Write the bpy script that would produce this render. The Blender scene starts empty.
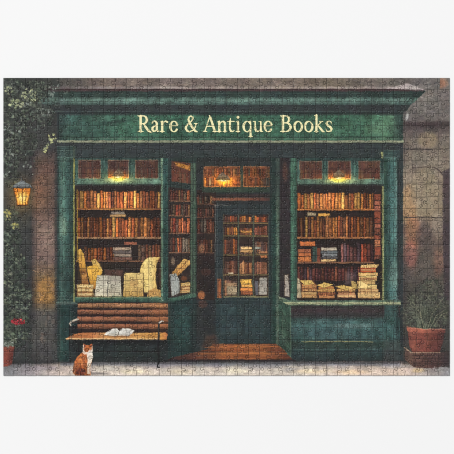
# A 1000-piece jigsaw puzzle lying assembled on a white table, seen from above.
# The puzzle is a real board: every cut between two pieces is a modelled groove,
# every piece sits at its own slight tilt, and the printed picture is ink on card.
import bpy, math, random
import numpy as np

SC = bpy.context.scene
COL = SC.collection
U = 0.762 / 446.4            # metres per drawing unit (puzzle is 76 x 51 cm)
K = 3                        # samples per drawing unit
X0, X1, Y0, Y1 = 3.3, 449.7, 77.9, 375.6
NX = int(round((X1 - X0) * K)); NY = int(round((Y1 - Y0) * K))
CX = CY = 227.0
xs = X0 + np.arange(NX + 1) * (X1 - X0) / NX
ys = Y0 + np.arange(NY + 1) * (Y1 - Y0) / NY
GX, GY = np.meshgrid(xs, ys)
H, W = GX.shape
rng = np.random.default_rng(11)
R = random.Random(5)
THICK = 0.0021

# ------------------------------------------------------------------ ink helpers
canvas = np.zeros((H, W, 3), np.float32)
ids = np.zeros((H, W), np.int32)
REG = []                     # (name, parent index, label)

def reg(name, parent=None, label=None):
    REG.append((name, parent, label)); return len(REG) - 1

def vnoise(sx, sy=None, seed=0, octv=3, fall=0.5, X=None, Y=None):
    sy = sy or sx
    X = GX if X is None else X; Y = GY if Y is None else Y
    g = np.random.default_rng(seed)
    out = np.zeros(X.shape, np.float32); amp = 1.0; tot = 0
    for o in range(octv):
        w = int(470 / sx) + 4; h = int(400 / sy) + 4
        a = g.random((h, w), dtype=np.float32) * 2 - 1
        u = (X - X0 + 2 + o * 1.7) / sx; v = (Y - Y0 + 2 + o * 2.3) / sy
        u = np.clip(u, 0, w - 2.001); v = np.clip(v, 0, h - 2.001)
        i = u.astype(np.int32); j = v.astype(np.int32)
        fu = u - i; fv = v - j
        fu = fu * fu * (3 - 2 * fu); fv = fv * fv * (3 - 2 * fv)
        out += amp * ((a[j, i] * (1 - fu) + a[j, i + 1] * fu) * (1 - fv) + (a[j + 1, i] * (1 - fu) + a[j + 1, i + 1] * fu) * fv)
        tot += amp; amp *= fall; sx = max(sx / 2, .5); sy = max(sy / 2, .5)
    return out / tot

NF = vnoise(1.3, 1.3, 1, 2)          # grain
NB = vnoise(5, 5, 2, 4, .6)          # blotches
NW = vnoise(22, 22, 3, 4, .55)       # washes
NH = vnoise(14, 1.6, 4, 3)           # horizontal brush
NV = vnoise(1.6, 14, 5, 3)           # vertical brush

def win(x0, y0, x1, y1, pad=2):
    a = max(0, int((x0 - pad - X0) * K)); b = min(W, int((x1 + pad - X0) * K) + 2)
    c = max(0, int((y0 - pad - Y0) * K)); d = min(H, int((y1 + pad - Y0) * K) + 2)
    if b <= a or d <= c: return None
    return (slice(c, d), slice(a, b))

def pmask(pts, w):
    X = GX[w]; Y = GY[w]; acc = np.zeros(X.shape, np.float32)
    n = len(pts); q = .25 / K
    for ox, oy in ((-q, -q), (q, -q), (-q, q), (q, q)):
        ins = np.zeros(X.shape, bool); XX = X + ox; YY = Y + oy
        for i in range(n):
            ax, ay = pts[i]; bx, by = pts[(i + 1) % n]
            if ay == by: continue
            c = ((ay > YY) != (by > YY)) & (XX < (bx - ax) * (YY - ay) / (by - ay) + ax)
            ins ^= c
        acc += ins
    return acc / 4

def blur(m, r):
    r = int(r)
    if r < 1: return m
    for ax in (0, 1):
        for _ in range(2):
            p = np.pad(m, [(r + 1, r) if a == ax else (0, 0) for a in (0, 1)], mode='edge')
            cs = np.cumsum(p, axis=ax, dtype=np.float64)
            n = m.shape[ax]
            m = ((np.take(cs, np.arange(2 * r + 1, 2 * r + 1 + n), ax) - np.take(cs, np.arange(0, n), ax)) / (2 * r + 1)).astype(np.float32)
    return m

def lay(w, m, col, i=None, alpha=1.0):
    col = np.asarray(col, np.float32)
    if i is not None: ids[w][m > .5] = i
    mm = (m * alpha)[..., None]
    canvas[w] = canvas[w] * (1 - mm) + col * mm

def tex(w, col, nb=0., nw=0., nh=0., nv=0., nf=6.):
    """ink colour with brush variation, display values 0-255"""
    t = nb * NB[w] + nw * NW[w] + nh * NH[w] + nv * NV[w] + nf * NF[w]
    c = np.asarray(col, np.float32)
    return c * (1 + t[..., None] / 100.0)

def poly(pts, col, i=None, alpha=1, soft=0, **t):
    x = [p[0] for p in pts]; y = [p[1] for p in pts]
    w = win(min(x), min(y), max(x), max(y), 2 + soft * 2)
    if w is None: return
    m = pmask(pts, w)
    if soft: m = blur(m, soft * K)
    c = col(GX[w], GY[w]) if callable(col) else col
    lay(w, m, tex(w, c, **t), i, alpha)

def rect(x0, y0, x1, y1, col, i=None, alpha=1, soft=0, **t):
    poly([(x0, y0), (x1, y0), (x1, y1), (x0, y1)], col, i, alpha, soft, **t)

def stroke(pts, col, i=None, alpha=1, **t):
    """pts = (x, y, radius) polyline with variable thickness"""
    x = [p[0] for p in pts]; y = [p[1] for p in pts]; rm = max(p[2] for p in pts)
    w = win(min(x), min(y), max(x), max(y), rm + 1)
    if w is None: return
    X = GX[w]; Y = GY[w]; best = np.full(X.shape, -9., np.float32)
    for (ax, ay, ar), (bx, by, br) in zip(pts[:-1], pts[1:]):
        dx, dy = bx - ax, by - ay; L = dx * dx + dy * dy + 1e-9
        s = np.clip(((X - ax) * dx + (Y - ay) * dy) / L, 0, 1)
        best = np.maximum(best, ar + (br - ar) * s - np.hypot(X - ax - s * dx, Y - ay - s * dy))
    m = np.clip(best * K + .5, 0, 1)
    lay(w, m, tex(w, col, **t), i, alpha)

def ell(cx, cy, rx, ry, col, i=None, alpha=1, rot=0, soft=0, **t):
    r = max(rx, ry); w = win(cx - r, cy - r, cx + r, cy + r, 1 + soft * 2)
    if w is None: return
    c, s = math.cos(rot), math.sin(rot); X = GX[w] - cx; Y = GY[w] - cy
    d = np.hypot((X * c + Y * s) / rx, (-X * s + Y * c) / ry)
    m = np.clip((1 - d) * min(rx, ry) * K / (1 + soft * K) + .5, 0, 1)
    lay(w, m, tex(w, col, **t), i, alpha)

def grad(stops, axis=1):
    """colour ramp along x (0) or y (1): [(pos, colour), ...]"""
    ps = [s[0] for s in stops]; cs = np.array([s[1] for s in stops], np.float32)
    def f(X, Y):
        v = Y if axis else X
        return np.stack([np.interp(v, ps, cs[:, k]) for k in range(3)], -1)
    return f

def glow(x, y, rx, ry, mul, add, clip=None):
    w = win(*(clip or (x - 3 * rx, y - 3 * ry, x + 3 * rx, y + 3 * ry)), 0)
    if w is None: return
    g = np.exp(-((GX[w] - x) / rx) ** 2 - ((GY[w] - y) / ry) ** 2)[..., None]
    canvas[w] = canvas[w] * (1 + np.asarray(mul, np.float32) * g) + np.asarray(add, np.float32) * g

def leaves(n, region, cols, size=(1., 2.), i=None, alpha=.9, seed=0, elong=.55):
    q = random.Random(seed)
    for _ in range(n):
        for _t in range(30):
            x = q.uniform(region[0], region[2]); y = q.uniform(region[1], region[3])
            if region_ok is None or region_ok(x, y, q): break
        c = q.choice(cols); s = q.uniform(*size); a = q.uniform(0, 6.28); v = q.uniform(.8, 1.15)
        e = elong * s; dx, dy = math.cos(a), math.sin(a)
        pts = [(x + dx * s, y + dy * s), (x + dx * .2 * s - dy * e, y + dy * .2 * s + dx * e), (x - dx * .8 * s - dy * e * .4, y - dy * .8 * s + dx * e * .4),
               (x - dx * s, y - dy * s), (x - dx * .6 * s + dy * e * .6, y - dy * .6 * s - dx * e * .6), (x + dx * .3 * s + dy * e, y + dy * .3 * s - dx * e)]
        poly(pts, tuple(k * v for k in c), i, alpha, nf=8)
region_ok = None

WARM = [(184, 100, 48), (168, 84, 44), (142, 68, 42), (194, 118, 56), (160, 96, 54), (118, 62, 42), (94, 52, 38), (176, 128, 66), (134, 84, 50), (164, 76, 46), (150, 92, 52), (172, 108, 56)]
DULL = [(104, 60, 44), (88, 52, 42), (118, 74, 52), (80, 58, 48), (98, 76, 58), (106, 54, 42), (72, 46, 40), (90, 78, 66), (122, 86, 56)]
bookn = 0
def book_row(par, x0, x1, yt, yb, pal, wd=(2.3, 4.0), light=None, jag=1.8, skew=0., dim=1.):
    """a shelf of upright spines; skew = rise of the shelf per unit x"""
    global bookn
    x = x0
    while x < x1 - 1.2:
        w_ = R.uniform(*wd)
        if x + w_ > x1 - 1.0: w_ = x1 - x
        top = yt + R.uniform(0, jag) + (R.random() < .12) * R.uniform(0, 3); c = R.choice(pal)
        v = R.uniform(.8, 1.2) * dim
        cxm = x + w_ / 2
        if light: v *= light(cxm)
        c = tuple(min(250, k * v) for k in c)
        o = skew * (cxm - x0)
        b = reg('book', par); bookn += 1
        ln = R.uniform(-.35, .35)
        pts = [(x + .12 + ln, top + o), (x + w_ - .18 + ln, top + o + R.uniform(-.2, .2)), (x + w_ - .18, yb + o), (x + .12, yb + o)]
        ww = (x + w_ * .5)
        def shade(X, Y, c=c, ww=ww, w_=w_, top0=top):
            d = np.clip(np.abs(X - ww + w_ * .12) / (w_ * .55), 0, 1)
            lit = 1 + .16 * np.sin((Y - top0) / (yb - top0) * 3.1)[..., None]
            return np.asarray(c, np.float32) * (1.06 - .62 * d[..., None] ** 2) * lit
        poly(pts, shade, b, nv=18, nf=16, nb=22)
        hgt = yb - top
        for f in ((.12, .2, .36, .64, .8, .88) if R.random() < .6 else (.24, .3, .7)):
            yy = top + o + hgt * f + R.uniform(-.2, .2)
            bc = tuple(min(255, k * 1.35 + 12) for k in c) if R.random() < .6 else tuple(k * .5 for k in c)
            rect(x + .45, yy - .16, x + w_ - .5, yy + .2, bc, None, .6)
        if R.random() < .35:
            yy = top + o + hgt * .42
            rect(x + .6, yy, x + w_ - .6, yy + hgt * .18, tuple(k * .55 for k in c) if R.random() < .5 else tuple(min(255, k * 1.3 + 15) for k in c), None, .55)
        x += w_

def flat_book(par, x0, x1, yt, yb, cover, page=(200, 178, 130), skew=0., name='book'):
    b = reg(name, par)
    h = yb - yt
    poly([(x0, yt), (x1, yt + skew), (x1 + .2, yb + skew), (x0 + .2, yb)], cover, b, nh=14, nf=8)
    poly([(x0 + .9, yt + h * .3), (x1 - .1, yt + h * .3 + skew), (x1, yb - h * .25 + skew), (x0 + 1, yb - h * .25)], page, None, .8, nh=18)
    stroke([(x0, yb, .2), (x1, yb + skew, .2)], tuple(k * .4 for k in cover), None, .8)
    stroke([(x0 + .3, yt + .1, .16), (x1, yt + skew + .1, .16)], tuple(min(255, k * 1.3 + 10) for k in cover), None, .6)
    return b

# ------------------------------------------------------------------ the picture
wall = reg('printed_stone_wall', None, 'printed grey brown stone wall around the green shopfront')
canvas[:] = tex((slice(None), slice(None)), (84, 78, 74), nb=10, nw=18, nf=6)
ids[:] = wall
# wall right
rect(396, 70, 455, 380, grad([(78, (112, 104, 98)), (118, (104, 97, 93)), (128, (84, 74, 72)), (140, (118, 107, 98)), (165, (128, 116, 102)), (215, (134, 119, 98)), (222, (116, 100, 88)), (262, (98, 84, 78)), (292, (72, 69, 63)), (376, (58, 56, 54))]), wall, nb=13, nw=12, nf=8)
for (x, y, rx, ry, c, a) in [(440, 83, 7, 5, (166, 114, 88), .75), (409, 205, 8, 20, (176, 134, 92), .55), (413, 232, 8, 16, (172, 112, 78), .5), (411, 254, 7, 14, (164, 98, 84), .5), (424, 190, 14, 22, (150, 136, 112), .5),
                             (438, 224, 7, 12, (146, 132, 118), .5), (424, 236, 8, 12, (84, 74, 74), .6), (438, 262, 6, 14, (138, 96, 76), .4), (428, 140, 10, 8, (142, 124, 96), .5), (427, 105, 14, 10, (122, 116, 110), .5), (420, 160, 10, 8, (120, 112, 102), .5),
                             (404, 150, 4, 20, (84, 76, 72), .5), (404, 285, 5, 30, (62, 58, 56), .5), (426, 268, 9, 22, (84, 78, 70), .6)]:
    ell(x, y, rx, ry, c, None, a, soft=3, nb=20)
poly([(396, 119), (412, 122), (450, 121), (450, 127), (430, 128), (404, 126)], (62, 52, 52), None, .8, soft=.7, nb=25)
stroke([(407, 149.3, .5), (420, 149, .35), (431, 149.4, .6)], (62, 56, 52), None, .85)
stroke([(412, 168, .4), (424, 167, .5), (434, 167.2, .5), (440, 171, .8), (443, 175, .6)], (66, 56, 52), None, .8)
stroke([(405, 217.6, .5), (418, 217, .5), (432, 217.3, .4), (442, 217.8, .5)], (62, 54, 50), None, .85)
stroke([(416, 96, .6), (421, 87, 1.0), (427, 78, 1.2)], (64, 58, 56), None, .7)
stroke([(430, 78, .3), (434, 98, .3), (433, 118, .35)], (88, 82, 78), None, .6)
poly([(443, 171), (450, 168), (450, 300), (444.5, 300), (442.8, 240)], (64, 54, 58), None, .85, soft=.5, nb=14)
# wall top
rect(0, 74, 440, 89, grad([(40, (66, 66, 64)), (100, (104, 92, 84)), (180, (116, 104, 98)), (330, (112, 100, 88)), (420, (108, 102, 98))], 0), wall, nb=14, nw=14, nh=8)
for k in range(26):
    x = R.uniform(60, 410); stroke([(x, R.uniform(79, 86), .5), (x + R.uniform(8, 22), R.uniform(79, 87), .3)], R.choice([(142, 130, 124), (78, 68, 66), (128, 112, 100), (92, 84, 82)]), None, .5)
# wall left, pilaster of plaster
rect(0, 74, 60, 380, grad([(78, (58, 60, 56)), (150, (56, 56, 55)), (250, (54, 56, 54)), (376, (52, 54, 54))]), wall, nb=20, nw=16, nf=8)
stp = reg('printed_stone_pier', None, 'printed brown plaster pier left of the shopfront')
rect(32, 150, 57.5, 362, grad([(150, (66, 62, 60)), (165, (92, 72, 64)), (215, (100, 80, 72)), (232, (124, 102, 92)), (262, (112, 92, 84)), (280, (122, 96, 66)), (300, (128, 96, 60)), (312, (88, 84, 78)), (345, (70, 68, 66)), (362, (58, 57, 58))]), stp, nb=13, nw=10, nv=9, nf=8, soft=.5)
ell(46, 290, 8, 13, (166, 120, 66), None, .6, soft=3, nb=30)
ell(47, 236, 8, 12, (148, 124, 110), None, .5, soft=4, nb=18)
ell(44, 184, 6, 22, (112, 80, 66), None, .5, soft=4, nb=18)
rect(30, 150, 35.5, 330, (50, 48, 50), None, .65, soft=1.5, nb=20)
rect(54.5, 150, 58.2, 345, (44, 46, 46), None, .7, soft=.7, nb=15)
for y in (183, 211, 238, 263, 311, 334): stroke([(33, y, .25), (45, y + .7, .3), (57, y + .2, .25)], (62, 52, 48), None, .55)
for k in range(30): ell(R.uniform(36, 54), R.uniform(155, 350), R.uniform(.6, 2.4), R.uniform(.8, 3), R.choice([(150, 126, 108), (70, 60, 56), (120, 98, 86)]), None, .3, soft=1)

for (xa, ya, xb, yb, n_) in ((402, 78, 449, 330, 520), (33, 152, 57, 352, 300), (60, 77, 420, 86, 260)):
    for k in range(n_):
        x = R.uniform(xa, xb); y = R.uniform(ya, yb); jx = min(W - 1, max(0, int((x - X0) * K))); jy = min(H - 1, max(0, int((y - Y0) * K))); c = canvas[jy, jx].copy()
        v = R.choice((.62, .74, .84, 1.14, 1.24, 1.36)); pts = [(x, y, R.uniform(.15, .5))]; a = R.uniform(0, 6.28)
        for q_ in range(R.choice((1, 2, 4))): a += R.uniform(-.9, .9); x += math.cos(a) * R.uniform(.6, 2.6); y += math.sin(a) * R.uniform(.5, 1.8); pts.append((x, y, R.uniform(.1, .4)))
        stroke(pts, c * v, None, R.uniform(.45, .85))
for (xa, xb, y) in ((402, 449, 149), (402, 444, 183), (402, 444, 217.4), (402, 444, 250), (404, 449, 283)):
    x = xa; pts = []
    while x < xb: pts.append((x, y + R.uniform(-.6, .6), R.uniform(.15, .45))); x += 3
    stroke(pts, (58, 50, 48), None, .6)
for (x, ya, yb) in ((424, 128, 149), (412, 149, 183), (432, 149, 183), (421, 183, 217), (410, 217, 250), (429, 217, 250), (418, 250, 283)):
    stroke([(x, ya, .3), (x + .5, (ya + yb) / 2, .2), (x - .2, yb, .3)], (66, 58, 54), None, .45)
# shopfront: the dark ground of it
shop = reg('printed_shopfront', None, 'printed dark green wooden shopfront with cornice and sign board')
rect(57, 112, 403, 362, (44, 54, 55), shop, nb=12, nw=10)
crn = reg('cornice', shop)
poly([(36, 90), (425, 90), (425, 92), (411, 104.5), (405, 113), (402, 114), (57, 114), (50, 105), (38, 104)], grad([(90, (42, 58, 54)), (97, (44, 70, 62)), (98.5, (94, 138, 120)), (101.5, (98, 142, 124)), (104, (60, 92, 82)), (105.5, (46, 54, 54)), (114, (46, 54, 55))]), crn, nh=12, nb=9)
rect(44, 86.6, 418, 88.8, grad([(44, (84, 76, 76)), (110, (128, 118, 114)), (170, (148, 136, 130)), (300, (140, 128, 118)), (390, (146, 134, 128)), (420, (168, 158, 154))], 0), crn, nh=14, nb=16, soft=.25)
rect(40, 88.9, 424, 91.4, (66, 46, 48), crn, .85, soft=.25, nh=20)
poly([(386, 88.6), (394, 86.8), (401, 85), (407, 83.4), (412, 85), (419, 88.2), (426, 89.8), (424, 90.4)], (186, 174, 170), crn, .85, nb=16)
for k in range(60):
    x = R.uniform(45, 400); yy = R.choice([98.6, 100.2, 101.8, 103.2]); stroke([(x, yy, .35), (x + R.uniform(5, 16), yy + R.uniform(-.4, .4), .25)], R.choice([(128, 170, 150), (74, 116, 102), (112, 150, 134), (86, 128, 116)]), None, .5)
for k in range(40):
    x = R.uniform(60, 395); yy = R.uniform(106, 112); stroke([(x, yy, .5), (x + R.uniform(5, 20), yy, .3)], R.choice([(60, 68, 68), (34, 42, 44), (52, 70, 66)]), None, .5)
for x in (412, 408, 405): stroke([(x + 6, 93, .6), (x - 2, 104, .5)], (38, 58, 54), None, .6)
poly([(403, 112), (408, 110), (409.5, 116), (408.5, 121), (405.5, 122), (404, 118)], (96, 92, 90), crn, .7)
ell(407.2, 116.5, 1.3, 4, (190, 186, 180), None, .7, rot=.15)
sgn = reg('sign_board', shop, 'printed green sign board reading Rare & Antique Books')
rect(59, 113, 403, 140.3, grad([(59, (52, 78, 72)), (70, (58, 104, 92)), (100, (58, 110, 88)), (135, (56, 118, 86)), (210, (52, 116, 84)), (300, (54, 112, 82)), (360, (62, 124, 88)), (392, (84, 140, 100)), (396, (66, 104, 84)), (399, (58, 92, 78)), (403, (48, 70, 64))], 0), sgn, nh=13, nb=12, nw=9)
rect(59, 112, 403, 115.2, (40, 50, 50), None, .75, soft=.6)
rect(60, 136.2, 403, 138.6, (48, 84, 66), None, .55, soft=.5)
for (x, y, rx, ry, c, a) in [(110, 123, 9, 2.5, (40, 62, 56), .6), (121, 121, 6, 2, (36, 58, 52), .6), (104, 119, 10, 3, (78, 134, 108), .4), (345, 121, 8, 3, (40, 78, 60), .6), (378, 128, 12, 6, (104, 160, 112), .45), (84, 128, 14, 6, (68, 124, 106), .4), (360, 117, 12, 2, (44, 84, 66), .5)]:
    ell(x, y, rx, ry, c, None, a, soft=2, nb=25)
for k in range(120):
    x = R.uniform(62, 395); y = R.uniform(116, 138); stroke([(x, y, R.uniform(.3, .8)), (x + R.uniform(3, 14), y + R.uniform(-.5, .5), .3)], R.choice([(70, 132, 98), (44, 96, 72), (86, 140, 106), (40, 84, 68)]), None, .3)
rect(34, 89, 62, 114, (50, 58, 54), None, .42, soft=4, nb=25)
mld = reg('moulding', shop)
rect(57, 140, 404, 143.1, grad([(139.8, (70, 92, 70)), (141, (146, 148, 112)), (142.2, (124, 130, 96)), (143.2, (62, 70, 58))]), mld, nh=14)
stroke([(66, 138.4, .25), (220, 138.5, .25), (400, 138.4, .25)], (112, 150, 112), None, .5)
frz = shop
rect(57, 143.1, 403, 158.5, grad([(143, (40, 44, 46)), (147, (50, 58, 60)), (155, (46, 58, 58)), (158, (40, 50, 50))]), frz, nh=12, nb=12)
for k in range(70):
    x = R.uniform(60, 395); y = R.uniform(145, 157); stroke([(x, y, R.uniform(.3, .9)), (x + R.uniform(3, 18), y, .3)], R.choice([(64, 74, 76), (36, 42, 46), (56, 72, 70)]), None, .4)

# pilasters
pl = reg('pilaster', shop, 'printed teal pilaster left of the bench window')
rect(57.5, 147, 75, 304, grad([(57.5, (42, 66, 62)), (60, (70, 122, 106)), (63.5, (88, 146, 122)), (67, (62, 112, 98)), (70, (46, 88, 78)), (73, (38, 70, 56)), (73.2, (126, 130, 66)), (74.6, (134, 130, 60)), (75, (60, 50, 38))], 0), pl, nv=18, nb=13, nw=12)
rect(57.5, 147, 73, 303, (34, 52, 50), None, .22)
rect(57, 146, 76, 158, (52, 76, 72), pl, .8, soft=.6, nb=15)
poly([(59, 214), (66, 220), (67, 234), (60, 236)], (150, 176, 130), None, .4, soft=1.6)
rect(57.5, 262, 73, 303, (34, 60, 60), None, .4, soft=3)
rect(57.5, 156.5, 73, 158.3, (96, 142, 124), None, .7, soft=.3)
bpl = reg('base_panel', shop, 'printed dark green panelling under the left window')
rect(57.5, 303, 77, 362, grad([(57.5, (44, 58, 56)), (62, (36, 74, 68)), (70, (32, 64, 62)), (77, (30, 48, 48))], 0), bpl, nv=14, nb=12)
rect(56, 301.8, 78, 304.2, (96, 122, 108), bpl, .8, soft=.3, nh=15)
pr = reg('pilaster', shop, 'printed teal pilaster right of the right hand window')
rect(381, 152, 400, 304, grad([(381, (134, 136, 74)), (383.4, (150, 152, 84)), (384.4, (48, 90, 70)), (387.4, (44, 84, 72)), (388.6, (62, 116, 106)), (392, (70, 132, 124)), (396, (92, 154, 140)), (397.6, (54, 84, 78)), (400, (50, 50, 50))], 0), pr, nv=18, nb=13, nw=12)
ell(393.5, 274, 5, 14, (130, 172, 150), None, .5, soft=3)
rect(384, 152, 399, 304, (40, 62, 60), None, .2)
rect(383, 150, 400, 158, (56, 84, 82), pr, .85, soft=.6, nb=18)
rect(384, 156.8, 398.4, 158.8, (104, 152, 140), None, .7, soft=.3)
stroke([(398.6, 160, .6), (398.8, 300, .7)], (34, 42, 42), None, .8)

# ---- generic transom pane
def pane(par, x0, y0, x1, y1, base, sub='transom_pane', edge=(150, 112, 90)):
    p = reg(sub, par)
    rect(x0, y0, x1, y1, edge, p, .75, nb=25)
    rect(x0 + .7, y0 + .7, x1 - .6, y1 - .8, base, p, nb=26, nf=14)
    n = int((x1 - x0) / 2.2)
    for k in range(n):
        x = x0 + 1.4 + k * (x1 - x0 - 2.4) / n
        c = R.choice(DULL); rect(x, y0 + R.uniform((y1 - y0) * .45, (y1 - y0) * .55), x + 1.7, y1 - 1.2, c, None, .55, nf=14)
        rect(x, y0 + 1.5, x + 1.6, y0 + (y1 - y0) * .4, R.choice(DULL), None, .35, nf=14)
    return p

def lamp(par, cx, cy, r=6.2):
    l = reg('hanging_lamp', par)
    poly([(cx - r, cy), (cx - r * .75, cy - 3.2), (cx - r * .3, cy - 5.6), (cx - .8, cy - 7.5), (cx + .8, cy - 7.5), (cx + r * .3, cy - 5.6), (cx + r * .75, cy - 3.2), (cx + r, cy)], grad([(cy - 8, (96, 82, 70)), (cy - 3, (136, 112, 84)), (cy, (112, 82, 50))]), l, nb=15)
    stroke([(cx, cy - 13, .3), (cx, cy - 7, .4)], (52, 44, 40), l)
    ell(cx, cy + .9, r * .84, 1.35, (244, 204, 98), l, .95, soft=.2)
    ell(cx, cy + .9, r * .42, .9, (255, 242, 176), None, .95, soft=.2)
    stroke([(cx - r, cy, .35), (cx + r, cy, .35)], (96, 74, 40), l, .9)
    stroke([(cx - r * .6, cy - 3.4, .3), (cx - r * .15, cy - 5.6, .25)], (172, 150, 122), None, .6)

# ---- bench-side window
FR = (62, 112, 94)
wl = reg('printed_display_window', None, 'printed shop window above the bench')
rect(75, 158, 168, 186, grad([(158, (44, 74, 68)), (166, (54, 98, 84)), (177, (60, 110, 92)), (181, (96, 148, 122)), (184, (74, 120, 100)), (186, (38, 50, 46))]), wl, nh=10, nb=14)
rect(75, 185.4, 163, 300, (40, 31, 29), wl, nb=22, nf=10)
for (a, b) in ((78, 100.8), (107.6, 128.8), (134.8, 158.4)): pane(wl, a, 159.8, b, 178.4, (72, 50, 46))
for x in (103.8, 131.8): stroke([(x, 160, .6), (x, 178, .6)], (84, 132, 112), None, .5)
glow(118.2, 177.5, 10, 4.2, (.7, .4, .0), (84, 58, 14), (104, 160, 133, 183))
glow(118.2, 180, 26, 6, (.35, .16, -.1), (24, 16, 2), (77, 160, 162, 190))
lamp(wl, 118.2, 176.2)
lt = lambda x: .72 + .62 * math.exp(-((x - 121) / 27) ** 2)
book_row(wl, 77.5, 160.5, 190.3, 208.2, WARM, (2.4, 3.9), lt, 1.6)
book_row(wl, 77.5, 160.5, 217.2, 237.2, WARM, (2.4, 3.9), lambda x: .58 + .5 * math.exp(-((x - 128) / 26) ** 2), 1.6)
book_row(wl, 84, 124, 246.2, 260.6, DULL + WARM[:4], (2.3, 3.8), lambda x: .8, 2.4, dim=.9)
book_row(wl, 138, 160.5, 243.5, 261, DULL + WARM[:3], (2.4, 4), lambda x: .95, 2)
for (a, b, y0, y1, c) in ((113, 131, 247.5, 250.2, (150, 128, 108)), (113, 132, 250.6, 253.6, (84, 74, 70)), (114, 131, 254, 256.8, (132, 116, 100)), (113, 132, 257.2, 260.4, (92, 66, 56)), (124, 137, 242, 245, (150, 88, 66)),
                          (111, 124.6, 211.4, 214.2, (116, 104, 92)), (110, 125.4, 214.4, 217.2, (152, 118, 78))):
    flat_book(wl, a, b, y0, y1, c, tuple(min(255, k * 1.25) for k in c))
rect(76.5, 236.9, 161, 238.9, (158, 118, 84), reg('shelf', wl), nh=18)
rect(76.5, 208, 161, 210, grad([(76, (150, 92, 52)), (120, (196, 132, 66)), (161, (138, 84, 52))], 0), reg('shelf', wl), nh=18)
rect(76.5, 260.6, 161, 262, (126, 88, 64), reg('shelf', wl), nh=18)
for y in (210, 238.9, 262): rect(77, y, 161, y + 1.5, (24, 18, 18), None, .7, soft=.4)
rect(77, 184.6, 161, 190, (38, 32, 32), None, .8, soft=.7, nb=16)
stroke([(77.2, 190, .55), (77.2, 262, .5)], (172, 138, 52), None, .8)
# lower display
rect(78, 263, 161, 297, grad([(78, (58, 44, 30)), (120, (46, 38, 32)), (161, (44, 34, 28))], 0), None, .8, nb=25)
rect(105, 270, 123, 276, (96, 66, 56), None, .7, soft=.5, nb=25)
def tome(par, pts, col, band=None, lab=None, name='book', **t):
    b = reg(name, par, lab); poly(pts, col, b, **t); 
    n = len(pts)
    for k in range(n):
        a, c = pts[k], pts[(k + 1) % n]
        stroke([(a[0], a[1], .2), (c[0], c[1], .2)], (86, 60, 32), None, .45)
    return b
tome(wl, [(78.2, 249.5), (80.8, 248.4), (84, 254), (88.6, 284), (82, 285), (78.4, 262)], grad([(248, (206, 160, 74)), (268, (186, 134, 56)), (272, (100, 62, 34)), (275, (170, 120, 60)), (285, (126, 80, 44))]), nb=18, nv=12)
tome(wl, [(91, 260), (95, 258.5), (99, 263), (102.8, 271), (98.5, 274), (93, 266)], (216, 176, 92), nb=18)
tome(wl, [(86.6, 266.6), (96.6, 265), (102.6, 272.5), (98, 277.5), (95.5, 289), (90.6, 288)], grad([(265, (214, 166, 70)), (278, (202, 152, 60)), (289, (150, 98, 44))]), nb=18, nv=12)
tome(wl, [(80, 284), (86, 283), (93, 289), (84, 289)], (120, 76, 44), nb=20)
for (y0, y1, c) in ((284.6, 288, (198, 164, 104)), (288.4, 291.8, (176, 138, 84)), (292, 296.6, (150, 108, 66))): flat_book(wl, 76.6, 93.2, y0, y1, c, (214, 190, 136))
tome(wl, [(97.2, 275), (108.2, 275.4), (107.6, 296.4), (94.4, 296.2)], grad([(275, (176, 168, 148)), (285, (196, 188, 168)), (296, (206, 194, 164))]), lab='printed grey open book standing in the window', name='open_book', nb=8, nv=10)
bb = REG.index(REG[-1])
poly([(108.2, 275.4), (120.6, 276.2), (121.6, 296.6), (107.6, 296.4)], grad([(275, (160, 152, 134)), (285, (182, 174, 156)), (296, (190, 178, 150))]), bb, nb=8, nv=10)
stroke([(108.2, 275.4, .4), (107.6, 296.2, .5)], (96, 92, 84), None, .8)
for k in range(9): stroke([(97.2 - k * .2, 277.6 + k * 2, .18), (106.6, 277.8 + k * 2, .18)], (104, 98, 88), None, .55); stroke([(109.6, 278 + k * 2, .18), (120, 278.4 + k * 2, .18)], (100, 94, 84), None, .55)
stroke([(94.6, 296.4, .35), (107.6, 296.6, .3), (121.4, 296.8, .35)], (92, 74, 52), None, .8)
tome(wl, [(124.2, 273.4), (131, 272.6), (143, 273.2), (143.4, 296.6), (123, 296.8)], grad([(272, (214, 186, 118)), (284, (206, 176, 110)), (297, (180, 142, 78))]), lab='printed cream folio standing in the window', name='open_book', nb=9, nv=10)
for k in range(8): stroke([(126, 277 + k * 2.1, .18), (141, 277.2 + k * 2.1, .18)], (132, 104, 62), None, .55)
rect(130, 279, 138, 286, (168, 128, 76), None, .5)
tome(wl, [(139.5, 273), (140.6, 267.4), (143.6, 261.4), (147, 258), (151, 256.8), (160.6, 257), (158.2, 260.4), (156.6, 265), (155.9, 272), (156, 282), (157.4, 290), (152, 293), (143.8, 293), (143.3, 273.4)], grad([(139, (206, 174, 98)), (145, (226, 200, 124)), (151, (234, 210, 136)), (156, (214, 182, 108)), (161, (190, 152, 86))], 0), lab='printed curling cream pages of a tall book in the window', name='open_book', nb=9, nv=12)
for k in range(9): stroke([(150.5 + k * 1.05, 257.4, .16), (146.6 + k * 1.1, 264 + k * .1, .2), (145.2 + k * 1.2, 274, .2), (145.4 + k * 1.25, 291, .2)], (178, 142, 80), None, .5)
poly([(160.6, 258.4), (159, 263), (158.2, 272), (159, 284), (161, 289)], (62, 40, 28), None, .8)
poly([(148, 291), (154, 288), (161, 290), (161, 297), (147, 297)], (178, 138, 78), reg('book', wl), nb=20)
sl = reg('window_sill', wl)
poly([(75, 296.8), (162, 296.8), (168, 298.5), (196, 292.6), (197, 296.5), (166, 303.6), (75, 303)], grad([(293, (84, 126, 96)), (299, (64, 116, 88)), (301, (44, 84, 68)), (303, (34, 60, 52))]), sl, nh=12, nb=9)
stroke([(76, 297.3, .35), (161, 297.6, .35)], (150, 148, 84), None, .75)

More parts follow.
